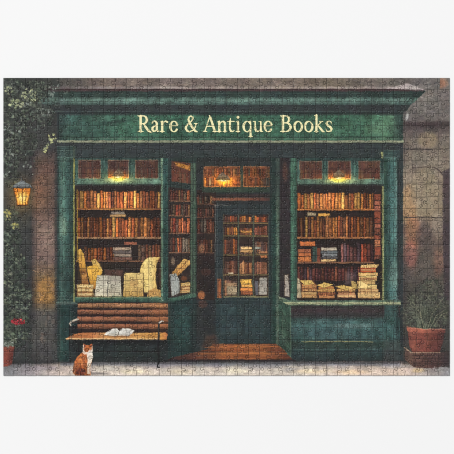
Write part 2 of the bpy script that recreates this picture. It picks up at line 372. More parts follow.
# centre post and angled side window
ws = reg('printed_side_window', None, 'printed angled window pane between the bench window and the door')
poly([(168, 158), (196, 158), (196, 293), (168, 298)], (46, 38, 36), ws, nb=20)
poly([(168, 158), (196, 158), (196, 190), (168, 187)], (42, 58, 54), ws, nb=14)
tp = reg('transom_pane', ws)
poly([(171.4, 160.4), (190.6, 163), (190.6, 184), (171.4, 181)], (84, 52, 42), tp, nb=26, nf=12)
for k in range(8): rect(172.2 + k * 2.3, 171 + k * .3, 174 + k * 2.3, 181.6 + k * .3, R.choice(DULL), None, .7, nf=12)
poly([(174, 161.8), (180, 163.2), (190.4, 166), (190.4, 171), (182, 167.8), (176, 165.6)], (206, 138, 58), None, .8, soft=.6, nb=20)
for (yt, yb, dm) in ((190, 200.6, .9), (204, 215.5, .95), (217.6, 232.8, 1.05), (237.6, 252, 1.0)):
    pal = DULL + [(150, 74, 48), (132, 52, 42)]
    book_row(ws, 170, 190, yt, yb, pal, (2., 3.4), (lambda x, dm=dm: dm * (.85 + .35 * (x - 170) / 20)), 1.4, skew=-.01)
    rect(169.4, yb - .1, 190.4, yb + 1.1, (128, 92, 70), reg('shelf', ws), nh=14)
rect(169, 254, 191, 293, (48, 38, 34), None, .8, nb=25)
tome(ws, [(171.6, 273.4), (183.6, 258.6), (190, 260.6), (190, 264), (178.6, 275.6), (172, 276.4)], grad([(258, (220, 176, 100)), (276, (176, 122, 62))]), nb=16)
stroke([(175, 274.4, .4), (188, 260.2, .4)], (116, 70, 40), None, .7)
tome(ws, [(169.4, 274.6), (176, 273.2), (179.6, 280), (180, 293), (171.4, 296.2)], (148, 150, 142), nb=14, nv=12)
for (y0, y1, c) in ((283, 286.4, (196, 156, 90)), (286.8, 290, (150, 104, 64)), (290.2, 293.4, (176, 134, 84))): flat_book(ws, 180.6, 190.2, y0, y1, c, (206, 176, 120), -.6)
ell(173, 261, 1.8, 4, (150, 128, 104), None, .7, soft=.5); ell(184, 278.5, 3, 2.4, (128, 74, 44), None, .7, soft=.8)
pst = reg('frame_post', wl)
rect(161, 158, 168.4, 301, grad([(161, (104, 136, 92)), (162.4, (112, 158, 124)), (163.4, (44, 88, 78)), (166, (36, 78, 72)), (167.4, (52, 96, 84)), (168.4, (32, 50, 46))], 0), pst, nv=16, nb=10)
ps2 = reg('frame_post', ws)
rect(190.4, 163, 196.6, 294, grad([(190.4, (40, 50, 42)), (191.4, (82, 108, 78)), (193, (54, 82, 64)), (194.6, (78, 108, 80)), (196.6, (34, 46, 40))], 0), ps2, nv=16, nb=10)

# under window wall, recess side
rect(77, 303.5, 168, 362, (30, 34, 34), bpl, nb=16)
poly([(166, 303.6), (197, 296.5), (200, 305), (200, 350), (168, 362)], grad([(166, (32, 52, 50)), (182, (34, 66, 62)), (200, (34, 40, 40))], 0), bpl, nb=16, nv=8)
poly([(174, 310), (190, 306), (190, 344), (174, 350)], (38, 78, 74), None, .45, soft=.6, nb=20)

# ---- doorway
dr = reg('printed_shop_door', None, 'printed glazed shop door in the recess between the windows')
rect(196.6, 158, 283, 347, (42, 46, 46), dr, nb=16, nv=6)
rect(197, 190, 216, 300, (46, 35, 32), dr, nb=22)
for (yt, yb) in ((195, 203.6), (206.5, 216.6), (219, 232.4), (238.6, 252.4)):
    book_row(dr, 197.4, 214, yt, yb, DULL + [(136, 64, 44)], (2, 3.2), lambda x: .82, 1.6)
    rect(197, yb, 214.4, yb + .9, (96, 66, 52), reg('shelf', dr), nh=14)
ell(202, 248, 3, 4.6, (170, 120, 86), None, .6, soft=.6); ell(206, 272, 5, 4, (104, 60, 44), None, .6, soft=1.2); 
ell(201.5, 295, 3.6, 4.2, (180, 110, 66), reg('book', dr), .85, soft=.5, nb=20)
ell(203, 304, 5, 4, (86, 56, 46), None, .6, soft=1)
rect(199, 258, 214, 292, (36, 30, 32), None, .5, soft=2)
# transom over door
for n_, (a, b) in enumerate(((203.6, 240.4), (243, 270.6))):
    p = pane(dr, a, 166.4, b, 187, (116, 66, 42), edge=(160, 104, 66))
    book_row(p if False else dr, a + .8, b - .8, 168, 176.4, WARM[2:7] + DULL, (1.8, 2.8), lambda x: .85 if x < 240 else .72, 1)
    book_row(dr, a + .8, b - .8, 177.4, 186, WARM[2:7] + DULL, (1.8, 2.8), lambda x: .9 if x < 240 else .76, 1)
rect(240.4, 165, 243.2, 188, (44, 56, 48), None, .9)
glow(223, 181, 8, 4.4, (.6, .35, .0), (92, 58, 6), (203.6, 166.6, 240.2, 187))
glow(223, 182, 32, 12, (.35, .22, .05), (22, 12, 2), (203, 160, 270, 192))
lamp(dr, 223, 179.6, 7)
rect(202, 187, 272, 192.4, (48, 72, 54), None, .85, soft=.3, nh=15)
rect(212, 197.6, 270, 200.6, grad([(212, (156, 92, 66)), (245, (150, 88, 62)), (270, (88, 54, 48))], 0), None, .8, soft=.4, nh=25)
rect(212, 194, 276, 197, (66, 46, 44), None, .6, soft=.5, nb=20)
rect(214.6, 204.6, 275, 345, (44, 54, 56), dr, nb=13, nv=8)
stroke([(215.2, 205, .4), (215.3, 236, .35), (215.2, 262, .25)], (128, 118, 108), None, .75)
stroke([(215, 205.2, .35), (231, 205.2, .2)], (128, 118, 108), None, .7)
rect(223.2, 214.4, 268.6, 297, (50, 40, 36), dr, nb=20)
colx = [(224, 238), (239.2, 252.8), (254, 267.8)]
rowy = [(215, 222.4), (224, 235.2), (237, 254.2), (256, 274.2), (276, 296)]
gp = [[reg('glass_pane', dr) for _ in colx] for _ in rowy]
for r_, (ya, yb) in enumerate(rowy):
    for c_, (xa, xb) in enumerate(colx):
        rect(xa, ya, xb, yb, (52, 40, 36), gp[r_][c_], nb=24)
def pane_books(r_, c_, cols, f=.2, wd=(1.8, 3)):
    (ya, yb), (xa, xb) = rowy[r_], colx[c_]
    x = xa + .6
    while x < xb - 1:
        w_ = min(R.uniform(*wd), xb - .5 - x); c = R.choice(cols); v = R.uniform(.8, 1.2)
        rect(x, ya + (yb - ya) * f + R.uniform(0, 1.6), x + w_ - .25, yb - .5, tuple(k * v for k in c), None, .92, nv=14, nb=15, nf=10); x += w_
OR = [(184, 92, 44), (160, 74, 42), (196, 120, 58), (120, 62, 44), (92, 60, 48)]
BR = [(128, 82, 60), (96, 66, 54), (148, 104, 74), (80, 62, 56), (112, 92, 78)]
for c_ in range(3): pane_books(0, c_, OR[1:] + [(170, 70, 46)], .1)
pane_books(1, 0, [(190, 120, 54), (204, 132, 60), (112, 66, 44)]); pane_books(1, 1, OR + BR, .3); pane_books(1, 2, [(156, 80, 50), (120, 60, 44), (132, 76, 60)])
pane_books(2, 0, OR, .1); pane_books(2, 1, BR, .5); pane_books(2, 2, BR, .25)
pane_books(3, 0, OR[2:] + BR[:2], .25); pane_books(3, 1, [(184, 130, 84), (150, 96, 60), (110, 66, 48)], .3); pane_books(3, 2, [(150, 96, 70), (120, 80, 66), (88, 60, 52)], .3)
pane_books(4, 0, BR[1:], .15)
for (x0, x1, y0, y1, c) in ((240.5, 252, 230.8, 233, (176, 122, 66)), (241, 251.6, 247, 249.4, (206, 166, 112)), (240.4, 252.4, 250, 252.6, (180, 136, 88)), (254.6, 260.6, 247, 249.2, (140, 140, 124)), (260, 267.4, 251.4, 253.4, (150, 104, 70)),
                            (240.6, 251.6, 279.4, 284, (216, 166, 74)), (241, 252.4, 284.4, 287.4, (206, 150, 74)), (240.4, 252.2, 288, 291, (190, 118, 60)), (241, 252.4, 291.4, 294.8, (150, 84, 54)), (225, 236.6, 283, 286, (148, 116, 88)),
                            (227, 236.8, 286.4, 294.8, (152, 132, 106)), (228, 233, 272.6, 274, (190, 170, 140)), (260, 267.2, 255.4, 258, (160, 100, 60))):
    flat_book(dr, x0, x1, y0, y1, c, tuple(min(255, k * 1.15) for k in c))
tome(dr, [(259.4, 277.6), (267.2, 277.4), (267.4, 294.8), (258.4, 294.8)], (160, 152, 140), nb=14)
rect(255, 281, 258, 295, (96, 96, 104), None, .8, nb=20)
for y in (223.2, 236, 255, 275): rect(223.4, y - .7, 268.4, y + .6, (118, 100, 66), None, .9, nh=20)
for x in (238.6, 253.4): rect(x - .7, 215, x + .6, 296.4, (66, 76, 58), None, .95); stroke([(x - .4, 215, .18), (x - .4, 296, .18)], (118, 116, 84), None, .6)
rect(223, 296, 268.8, 297.6, (132, 124, 84), None, .8, nh=15)
stroke([(223.4, 214.8, .4), (223.3, 296, .4)], (104, 92, 66), None, .6); stroke([(268.4, 214.8, .3), (268.5, 296, .4)], (92, 96, 74), None, .6)
rect(217, 279, 221.4, 300.6, (150, 82, 50), reg('wooden_strip', dr), .85, nb=22)
stroke([(219.2, 282, .4), (219.2, 298, .4)], (196, 116, 66), None, .5)
rect(216, 298, 270, 344, (40, 58, 60), dr, nb=14, nv=8)
for (a, b) in ((221, 241), (246, 264)):
    pp = reg('door_panel', dr)
    rect(a, 304, b, 334, (46, 68, 70), pp, nb=16)
    for q_ in (((a, 304), (b, 304)), ((a, 304), (a, 334)), ((b, 304), (b, 334)), ((a, 334), (b, 334))): stroke([(*q_[0], .3), (*q_[1], .3)], (72, 92, 92), None, .6)
    stroke([(a + 1.5, 306, .3), (b - 1.5, 306, .3)], (30, 42, 44), None, .6)
# right jamb
jm = reg('door_jamb', dr)
rect(269.8, 158, 283, 345, grad([(269.8, (40, 54, 54)), (273, (36, 74, 64)), (275.6, (36, 70, 58)), (277, (92, 122, 98)), (278.4, (84, 112, 88)), (279.6, (46, 58, 50)), (283, (48, 42, 42))], 0), jm, nv=14, nb=12)
rect(270, 158, 283, 200, (44, 54, 54), None, .75, soft=5)
rect(280, 158, 290, 298, (48, 40, 42), jm, nb=18, nv=8, alpha=.9, soft=.3)
ell(285, 172, 2.6, 9, (104, 66, 52), None, .5, soft=1.5)

# ---- right hand window
wr = reg('printed_display_window', None, 'printed shop window right of the door')
rect(290, 158, 384, 186, grad([(158, (44, 70, 66)), (166, (52, 92, 82)), (177, (60, 106, 92)), (181, (86, 132, 112)), (184, (72, 112, 96)), (186, (38, 44, 42))]), wr, nh=10, nb=14)
rect(295, 185.4, 382, 300, (42, 32, 30), wr, nb=22)
for (a, b) in ((299.4, 322.4), (327.6, 351), (358.4, 380.4)): pane(wr, a, 160.8, b, 179.2, (78, 52, 46))
for x in (325, 354.6): stroke([(x, 160.6, .6), (x, 179, .6)], (86, 130, 114), None, .5)
glow(338.8, 178.6, 10, 4.2, (.7, .4, .0), (84, 58, 14), (325, 161, 354, 184))
glow(338.8, 181, 26, 6, (.35, .16, -.1), (24, 16, 2), (298, 161, 382, 190))
lamp(wr, 338.8, 177, 6.4)
rect(297, 184.8, 381, 192, (38, 34, 34), None, .8, soft=.8, nb=18)
lt2 = lambda x: .7 + .62 * math.exp(-((x - 327) / 24) ** 2)
book_row(wr, 297.6, 373.6, 192.6, 209, WARM, (2.3, 3.7), lt2, 1.2)
book_row(wr, 297.6, 373.4, 216.4, 237, WARM + DULL[:3], (2.3, 3.7), lambda x: .62 + .38 * math.exp(-((x - 338) / 26) ** 2), 1.8)
book_row(wr, 341, 373.4, 243, 262, [(156, 62, 46), (112, 58, 52), (104, 66, 60), (176, 60, 44), (92, 70, 74), (80, 50, 50)], (2.6, 4), lambda x: 1.05 if x < 350 else .85, 1.6)
book_row(wr, 297.6, 360, 266.6, 281, [(96, 50, 44), (84, 46, 44), (110, 56, 46), (70, 50, 54), (120, 66, 50)], (2.4, 3.8), lambda x: .85, 2.4)
for (a, b, y0, y1, c) in ((307, 316, 212.4, 216, (140, 124, 96)), (318, 330, 213.6, 216.2, (176, 128, 62)), (299.6, 315, 241.6, 246, (184, 96, 56)), (298, 311, 249.2, 252.6, (150, 86, 58)), (298.4, 311, 253, 256.6, (166, 92, 56)), (298, 311.2, 257, 261.6, (176, 104, 58)),
                          (321, 337, 247.6, 250.4, (168, 156, 136)), (320.6, 338, 250.8, 253.4, (84, 90, 92)), (322, 337.4, 253.8, 256.6, (112, 112, 112)), (321, 338, 257, 259, (78, 72, 72)), (321, 336, 259.2, 261.6, (196, 160, 108))):
    flat_book(wr, a, b, y0, y1, c, tuple(min(255, k * 1.2) for k in c))
rect(312.6, 247, 317, 262, (56, 84, 72), reg('book', wr), nb=16); rect(317, 248, 320.4, 262, (118, 62, 48), reg('book', wr), nb=16)
y = 194
while y < 259:
    h_ = R.uniform(4.5, 9); h_ = min(h_, 260 - y)
    c = R.choice([(150, 84, 56), (132, 62, 48), (166, 104, 70), (112, 62, 50), (160, 92, 72)])
    rect(374.6, y, 380.6, y + h_ - .7, c, reg('book', wr), nb=18, nf=12); rect(375.4, y + h_ * .3, 379.8, y + h_ * .5, tuple(k * 1.25 for k in c), None, .5); y += h_
stroke([(374, 192, .4), (374, 260, .4)], (50, 34, 30), None, .8)
for (y, c) in ((209.6, (190, 116, 58)), (237.8, (162, 106, 66)), (262.6, (128, 88, 64))):
    rect(296.8, y - .8, 374.4, y + 1, c, reg('shelf', wr), nh=20); rect(297, y + 1, 374.4, y + 2.8, (26, 20, 20), None, .7, soft=.5)
rect(345, 272, 354, 284, (120, 100, 96), None, .55, soft=1)
# lower stacks
def stack(x0, x1, specs):
    for (yt, yb, c, dx0, dx1, sk) in specs: flat_book(wr, x0 + dx0, x1 + dx1, yt, yb, c, R.choice([(206, 172, 114), (168, 124, 78), (190, 150, 96), (140, 92, 60)]), sk)
poly([(299, 282), (303, 298), (317.6, 298), (316.6, 284), (312, 279.6), (300, 280)], (96, 62, 44), None, .9, nb=20)
stack(301, 316, [(284.6, 288.2, (186, 124, 70), 0.6, .6, 0), (288.6, 291.4, (140, 86, 56), 1, 1, 0), (291.8, 294.6, (196, 152, 96), .4, .8, 0), (294.8, 298, (166, 120, 76), .6, .4, 0)])
tome(wr, [(299.6, 280.6), (311, 280), (315, 284.2), (304, 285)], (214, 178, 98), nb=10)
tome(wr, [(296.6, 277), (300, 280), (301.6, 298), (296.8, 298)], (166, 150, 122), nb=14)
stack(318, 334, [(287, 289.4, (180, 126, 66), .4, 0, -.6), (289.8, 292.4, (206, 160, 88), -.4, .4, -.6), (292.8, 295.2, (140, 78, 50), 0, 1, -.3), (295.4, 298.2, (176, 112, 70), .6, .2, 0)])
tome(wr, [(316.4, 285), (325, 282.4), (333.6, 284.6), (324, 288.2)], (214, 178, 98), nb=10)
stack(337, 355, [(289, 291.4, (196, 146, 80), -.6, .4, 0), (291.8, 294.2, (150, 92, 62), .6, 0, .3), (294.4, 297.8, (186, 136, 96), 0, .6, 0)])
tome(wr, [(335, 286.2), (343, 284.6), (355.4, 288), (346, 290.6)], (214, 178, 98), nb=10)
poly([(351, 281), (356, 282), (358, 289), (352, 288)], (206, 170, 96), None, .8)
stack(358.6, 379, [(267.6, 272.4, (196, 74, 46), 1.8, -3, 0), (272.8, 275.8, (214, 172, 104), -.4, -1.4, 0), (276.2, 281, (220, 182, 116), .4, -2, 0), (281.2, 284.4, (190, 148, 92), -1.4, -3.6, 0), (284.8, 288.8, (226, 192, 124), -.8, -2.2, 0), (289, 292, (178, 128, 84), -.6, -1, 0), (292.2, 298.2, (190, 150, 98), -.8, 1, 0)])
tome(wr, [(361.4, 264.6), (379, 264.4), (377, 268), (360.4, 268)], (222, 184, 118), nb=10)
tome(wr, [(358.6, 281.6), (361, 281), (372, 287.4), (359, 288.6)], (238, 206, 136), nb=10, name='open_book')
pw = reg('frame_post', wr)
rect(290.4, 158, 297.2, 302, grad([(290.4, (44, 66, 54)), (291.6, (66, 120, 90)), (293.6, (74, 134, 102)), (295, (50, 98, 76)), (296.4, (52, 90, 70)), (297.2, (70, 56, 44))], 0), pw, nv=16, nb=10)
tome(wr, [(284.8, 275), (288.4, 274.4), (289.6, 297), (284.4, 296)], (164, 152, 140), nb=14)
# sill and base
sr = reg('window_sill', wr)
poly([(278.6, 296), (290, 300.6), (400.4, 300.2), (401, 305.4), (291, 306.6), (278.8, 300.4)], grad([(296, (150, 158, 112)), (301.6, (78, 112, 86)), (302.6, (164, 166, 116)), (304, (150, 156, 108)), (305.4, (52, 80, 62))]), sr, nh=12, nb=9)
bp = reg('base_panel', shop, 'printed teal panelled base under the right hand window')
rect(290, 305.6, 400, 362, grad([(305, (50, 46, 46)), (311, (58, 48, 50)), (317, (50, 54, 54)), (319, (52, 82, 78)), (326, (64, 112, 106)), (334, (56, 96, 94)), (340.5, (50, 86, 82)), (342.4, (46, 70, 60)), (349, (44, 66, 62)), (352, (46, 72, 72)), (362, (38, 50, 50))]), bp, nh=12, nb=13)
rect(302, 319, 374, 340, (62, 104, 104), None, .45, soft=.8, nb=25)
ell(352, 326, 22, 2.2, (124, 156, 150), None, .5, soft=1.5, nb=20); ell(318, 333, 14, 4, (56, 88, 94), None, .35, soft=2, nb=20)
stroke([(301.6, 319, .35), (374, 318.6, .35)], (34, 52, 48), None, .6)
stroke([(302, 341.6, .5), (340, 341.4, .5), (373, 341.8, .4)], (146, 134, 82), None, .85)
stroke([(292, 349.6, .45), (398, 349, .45)], (78, 122, 112), None, .6)
rect(384.4, 305.6, 398.6, 350, grad([(384, (44, 82, 78)), (391, (62, 116, 108)), (396, (58, 106, 100)), (398.6, (34, 48, 48))], 0), None, .8, nv=16, nb=12)
rect(384, 340, 400, 361, (66, 64, 60), None, .6, soft=1.5, nb=16)
rp = reg('base_panel', shop, 'printed angled green panel beside the door step')
poly([(278.8, 300.4), (291, 306.6), (291, 362), (285, 356), (279, 345)], (52, 88, 70), rp, nb=14, nv=10)
poly([(281.4, 309), (288, 313), (288, 350), (281.6, 341)], (64, 104, 80), None, .75, nb=16)
stroke([(290.6, 307, .6), (290.8, 358, .5)], (104, 140, 108), None, .75)
stroke([(282, 335, .35), (289, 345, .35)], (112, 150, 116), None, .7); stroke([(282, 339, .35), (290, 349, .35)], (92, 130, 100), None, .7)
stroke([(283, 311, .3), (282.6, 336, .3)], (100, 138, 104), None, .6)

# ---- step
stpp = reg('printed_door_step', None, 'printed orange brown wooden step in front of the door')
poly([(178, 356), (206, 350), (214, 343.6), (276, 343.6), (284, 350), (293, 359.8), (165, 360.2)], grad([(165, (50, 36, 34)), (188, (78, 50, 42)), (206, (94, 60, 44)), (225, (138, 82, 48)), (262, (140, 84, 50)), (280, (100, 60, 42)), (293, (70, 44, 34))], 0), stpp, nh=22, nb=14)
poly([(200, 350), (206, 336), (216, 334), (220, 345)], (86, 58, 46), None, .55, soft=1.4, nb=20)
for (y, c, a) in ((346.6, (206, 120, 62), .5), (350, (112, 54, 32), .6), (353.4, (212, 124, 64), .4), (357, (108, 54, 34), .6)): stroke([(206 - (y - 346), y + .6, .5), (240, y, .5), (280 + (y - 346), y + .2, .4)], c, None, a)
stroke([(225, 343.8, .5), (275, 343.6, .5)], (40, 34, 32), None, .7)
rect(160, 359.4, 296, 362, (38, 26, 28), None, .85, soft=.5)

# ---- pavement
pv = reg('printed_pavement', None, 'printed pale stone pavement along the bottom of the picture')
poly([(0, 364.5), (60, 362.6), (150, 362.2), (300, 361.6), (400, 361), (430, 365), (455, 368), (455, 380), (0, 380)],
     lambda X, Y: np.stack([np.interp(X, [3, 30, 60, 100, 180, 300, 400, 450], v) * np.interp(Y, [361, 364, 368, 376], [.5, .66, .96, 1.06]) for v in
     ([122, 138, 190, 206, 206, 202, 204, 134], [122, 130, 174, 192, 194, 190, 182, 132], [126, 132, 162, 178, 180, 176, 166, 134])], -1), pv, nb=12, nh=10, nw=8)
for (x, y, rx, c, a) in ((160, 366, 12, (134, 128, 134), .6), (215, 365.4, 16, (140, 134, 140), .6), (262, 366.6, 20, (150, 146, 148), .6), (292, 370, 9, (138, 134, 136), .5), (236, 371, 12, (222, 210, 184), .7), (310, 371.4, 18, (230, 208, 172), .7), (352, 372, 16, (226, 196, 160), .7), (392, 366, 14, (162, 158, 158), .6),
                         (418, 370.4, 6, (204, 176, 130), .7), (135, 371.6, 14, (226, 212, 180), .7), (182, 371.6, 12, (222, 206, 176), .6), (45, 368, 16, (140, 128, 134), .5), (108, 369, 8, (190, 184, 176), .5), (338, 366, 12, (170, 160, 158), .5)):
    ell(x, y, rx, 2.2, c, None, a, soft=1.6, nb=18)
rect(60, 362, 400, 365.6, (112, 116, 130), None, .55, soft=.8, nh=20)
for k in range(14): x = 20 + k * 31 + R.uniform(-6, 6); stroke([(x, 363.5, .2), (x + R.uniform(-3, 3), 375, .3)], (120, 112, 112), None, .45)
rect(0, 360.5, 420, 363.2, (40, 38, 40), None, .6, soft=1)

# ---- bench
rect(69, 326, 168, 362, grad([(326, (28, 30, 32)), (345, (30, 36, 36)), (355, (36, 46, 45)), (362, (40, 44, 44))]), bpl, nb=22, nh=16, soft=.2)
for (a, b) in ((80, 104), (108, 132), (136, 155)):
    rect(a, 346, b, 357.5, (38, 52, 50), None, .6, nb=22); stroke([(a, 346, .25), (b, 346, .25)], (56, 70, 66), None, .5); stroke([(a, 357.5, .25), (b, 357.5, .25)], (22, 26, 28), None, .6)
stroke([(76, 351, .5), (160, 351.6, .5)], (24, 22, 24), None, .8)
bn = reg('printed_bench', None, 'printed slatted wooden bench under the left window')
rect(78, 302.4, 168, 334, (44, 30, 28), bn, nh=14)
for (ya, yb, c) in ((303.4, 307.8, (150, 106, 74)), (310, 314.4, (126, 82, 60)), (316.8, 321.6, (134, 86, 62)), (324, 329, (128, 80, 56))):
    s_ = reg('slat', bn)
    rect(77.4, ya, 168.2, yb, grad([(ya, tuple(k * 1.16 for k in c)), (ya + .8, tuple(k * 1.2 for k in c)), (ya + 2, c), (yb - .6, tuple(k * .8 for k in c)), (yb, tuple(k * .45 for k in c))]), s_, nh=16, nb=9)
    for k in range(16): x = R.uniform(80, 158); stroke([(x, R.uniform(ya + .8, yb - .9), .16), (x + R.uniform(3, 10), R.uniform(ya + .8, yb - .9), .14)], R.choice([(214, 146, 100), (110, 62, 42), (204, 126, 84)]), None, .4)
rect(150, 303, 168, 329, (206, 130, 72), None, .25, soft=3)
st = reg('seat', bn)
poly([(65.6, 338.6), (74, 334.4), (82, 332.6), (165.6, 332.6), (168, 334), (166.4, 339.6), (66, 339.6)], grad([(66, (176, 108, 66)), (90, (166, 102, 60)), (105, (180, 128, 78)), (135, (190, 140, 80)), (160, (196, 140, 70)), (168, (166, 100, 60))], 0), st, nh=18, nb=10)
stroke([(66, 338.7, .6), (120, 339, .6), (158, 338.9, .5)], (236, 196, 140), None, .8)
stroke([(74, 336.2, .25), (163, 335.6, .25)], (142, 84, 46), None, .6)
rect(74, 340, 166, 342.6, (24, 22, 24), None, .7, soft=.5)
ar = reg('armrest', bn)
stroke([(78.5, 319.4, .7), (75, 320, 1.0), (71.4, 321.6, 1.1), (69.8, 324, 1.0), (70.6, 325.6, .7)], (178, 164, 146), ar, nb=14)
stroke([(72, 322.6, .6), (76, 322.4, .8), (79, 321.4, .6)], (52, 42, 40), None, .9)
ar2 = reg('armrest', bn)
stroke([(158.8, 339, .8), (158.6, 330, .7), (158.8, 323.6, .8), (160.6, 321.6, .8)], (46, 46, 48), ar2)
stroke([(159.4, 323, .7), (161.4, 321.2, .8), (163.2, 321.4, .5)], (216, 208, 196), ar2)
for x in (158.4, 79): stroke([(x, 340, .9), (x - .4, 352, .7), (x + .6, 360, .7), (x - 1, 367, .8), (x + 1.4, 368, .4)], (26, 25, 28), reg('leg', bn))
ob = reg('printed_open_book', None, 'printed white open book lying on the bench seat')
poly([(104.2, 335.2), (108, 331.4), (112.6, 328.6), (116.8, 328.4), (119.4, 331), (122.6, 328.2), (128, 328.2), (134.6, 330.4), (132, 334), (128.6, 336), (118, 335.4), (114.6, 336)], (218, 214, 204), ob, nb=8)
stroke([(119.4, 331, .35), (117.6, 335.2, .4)], (134, 124, 112), None, .8)
poly([(104.2, 335.2), (112, 332.6), (118, 333.6), (129, 333.4), (132.4, 333.6), (128.6, 336), (118, 335.6), (114.6, 336)], (176, 166, 152), None, .7, nb=8)
stroke([(108, 331.6, .2), (112.6, 328.8, .2), (116.8, 328.6, .2), (119.4, 331, .25), (122.6, 328.4, .2), (128, 328.4, .2), (134.2, 330.5, .2), (132, 333.6, .25)], (120, 106, 92), None, .6)
for k in range(4): stroke([(109 + k * .3, 331 + k * 1.1, .16), (117.6 - k * .2, 330.8 + k * 1.1, .16)], (166, 158, 148), None, .5); stroke([(121 - k * .2, 330.4 + k * 1.2, .16), (131.4 - k * .2, 330.6 + k * 1.1, .16)], (166, 158, 148), None, .5)
stroke([(104.6, 335.6, .3), (117, 336.4, .35), (129, 336.4, .3)], (112, 72, 46), None, .8)

# ---- ivy on the left
def in_blob(bl):
    def f(x, y, q):
        return any(((x - a) / c) ** 2 + ((y - b) / d) ** 2 < 1 for a, b, c, d in bl)
    return f
iv = reg('printed_ivy', None, 'printed leafy creeper climbing the wall at the left edge')
base_bl = [(10, 92, 12, 18), (24, 98, 18, 16), (14, 118, 14, 22), (36, 92, 14, 12), (10, 148, 11, 26), (24, 140, 14, 18), (44, 116, 10, 10), (12, 176, 8, 14)]
region_ok = in_blob(base_bl)
leaves(900, (3, 77, 60, 190), [(44, 52, 44), (58, 66, 56), (52, 60, 54), (70, 80, 66), (38, 44, 40), (80, 88, 74)], (1.2, 2.6), iv, .8, 1)
leaves(200, (3, 77, 60, 170), [(96, 108, 86), (84, 98, 82), (108, 116, 96)], (.9, 2.), iv, .7, 2)
region_ok = in_blob([(9, 90, 5, 4), (29, 94, 8, 5), (16, 104, 8, 5), (33, 99, 5, 3)])
leaves(110, (3, 77, 60, 130), [(150, 160, 100), (134, 148, 92), (176, 182, 124), (160, 168, 122)], (.8, 1.9), iv, .85, 3)
region_ok = in_blob([(54, 87, 5, 3), (52, 94, 4, 3), (44, 112, 5, 4), (16, 131, 5, 4), (27, 104, 5, 4), (7, 128, 4, 4), (12, 152, 3, 3), (26, 166, 5, 4), (5, 175, 3, 3)])
leaves(110, (3, 77, 60, 180), [(124, 136, 122), (140, 150, 138), (104, 120, 104)], (.8, 1.8), iv, .75, 4)
region_ok = in_blob([(44, 98, 12, 9), (54, 108, 8, 6), (60, 92, 8, 4), (40, 120, 9, 12)])
leaves(85, (30, 84, 70, 135), [(54, 64, 56), (44, 52, 48), (70, 84, 74), (92, 106, 92)], (.9, 2.1), iv, .75, 44)
region_ok = in_blob([(52, 138, 4, 5), (48, 147, 3, 3), (45, 150, 2, 2)])
leaves(34, (40, 130, 60, 155), [(166, 170, 104), (190, 190, 120), (140, 150, 96)], (.9, 1.9), iv, .9, 5)
region_ok = in_blob([(10, 216, 9, 10), (12, 240, 9, 16), (16, 268, 12, 16), (12, 296, 10, 20), (22, 300, 10, 16), (16, 330, 14, 18)])
leaves(800, (3, 206, 34, 350), [(44, 54, 46), (56, 66, 54), (38, 46, 40), (66, 76, 62), (50, 60, 52)], (1.2, 2.6), iv, .75, 6)
leaves(120, (3, 206, 34, 340), [(88, 104, 80), (76, 92, 72)], (.9, 2.), iv, .65, 7)
region_ok = in_blob([(7, 214, 5, 4), (15, 226, 4, 3), (8, 218, 4, 3)])
leaves(50, (3, 206, 24, 232), [(140, 140, 84), (164, 160, 96), (118, 128, 76)], (.9, 2.), iv, .85, 8)
region_ok = in_blob([(8, 280, 5, 8), (20, 258, 5, 4), (12, 252, 4, 4), (22, 292, 8, 4), (8, 300, 5, 4), (24, 335, 4, 5), (12, 338, 5, 4), (28, 296, 4, 3)])
leaves(90, (3, 245, 34, 345), [(110, 124, 88), (96, 112, 82), (130, 138, 104)], (.8, 1.8), iv, .75, 9)
region_ok = in_blob([(10, 262, 8, 16), (18, 300, 12, 14), (12, 330, 9, 8), (8, 236, 5, 10), (24, 118, 12, 12), (10, 150, 8, 16), (34, 96, 10, 8)])
leaves(230, (3, 84, 46, 342), [(94, 110, 84), (112, 126, 98), (78, 96, 72), (126, 136, 104), (88, 108, 90)], (1.1, 2.3), iv, .7, 61, .5)
leaves(160, (3, 84, 46, 342), [(30, 36, 32), (38, 44, 38)], (1.0, 1.9), iv, .7, 62, .5)
# lantern
ln = reg('printed_wall_lantern', None, 'printed glowing lantern on the wall at the left')
glow(22, 197, 15, 17, (.5, .3, .05), (34, 20, 2))
stroke([(9, 178, .5), (14, 176.6, .6), (21.6, 178, .5)], (40, 42, 44), None, .8)
hd = reg('hood', ln)
poly([(11.6, 187.8), (14.4, 184.6), (18.4, 182.4), (20.6, 180.6), (23, 180.4), (26, 182.4), (30, 184.4), (32.6, 187.6)], grad([(180, (84, 90, 92)), (184, (128, 136, 136)), (187.8, (82, 84, 84))]), hd, nb=14)
stroke([(11.4, 188, .5), (32.8, 188, .5)], (58, 50, 44), hd)
stroke([(21.6, 178.4, .5), (21.8, 181, .7)], (86, 90, 92), hd)
gl = reg('lantern_glass', ln)
poly([(13.2, 188.4), (31, 188.4), (27.6, 205), (17.4, 205)], lambda X, Y: np.stack([np.interp(np.hypot((X - 22.3) / 8, (Y - 198) / 9), [0, .5, 1], v) for v in ([255, 255, 226], [236, 200, 132], [150, 92, 40])], -1), gl, nb=6)
for a, b in (((13.4, 188.6), (17.6, 205)), ((30.8, 188.6), (27.4, 205)), ((22, 188.6), (22.4, 205)), ((17.6, 189), (19.8, 205)), ((26.8, 189), (25.2, 205))):
    stroke([(*a, .42), (*b, .42)], (104, 58, 26), ln, .85 if a[0] in (13.4, 30.8, 22) else .4)
stroke([(17, 205.2, .6), (27.8, 205.2, .6)], (84, 50, 30), ln)
stroke([(13.6, 191.6, .25), (30.6, 191.6, .25)], (120, 66, 28), None, .6)
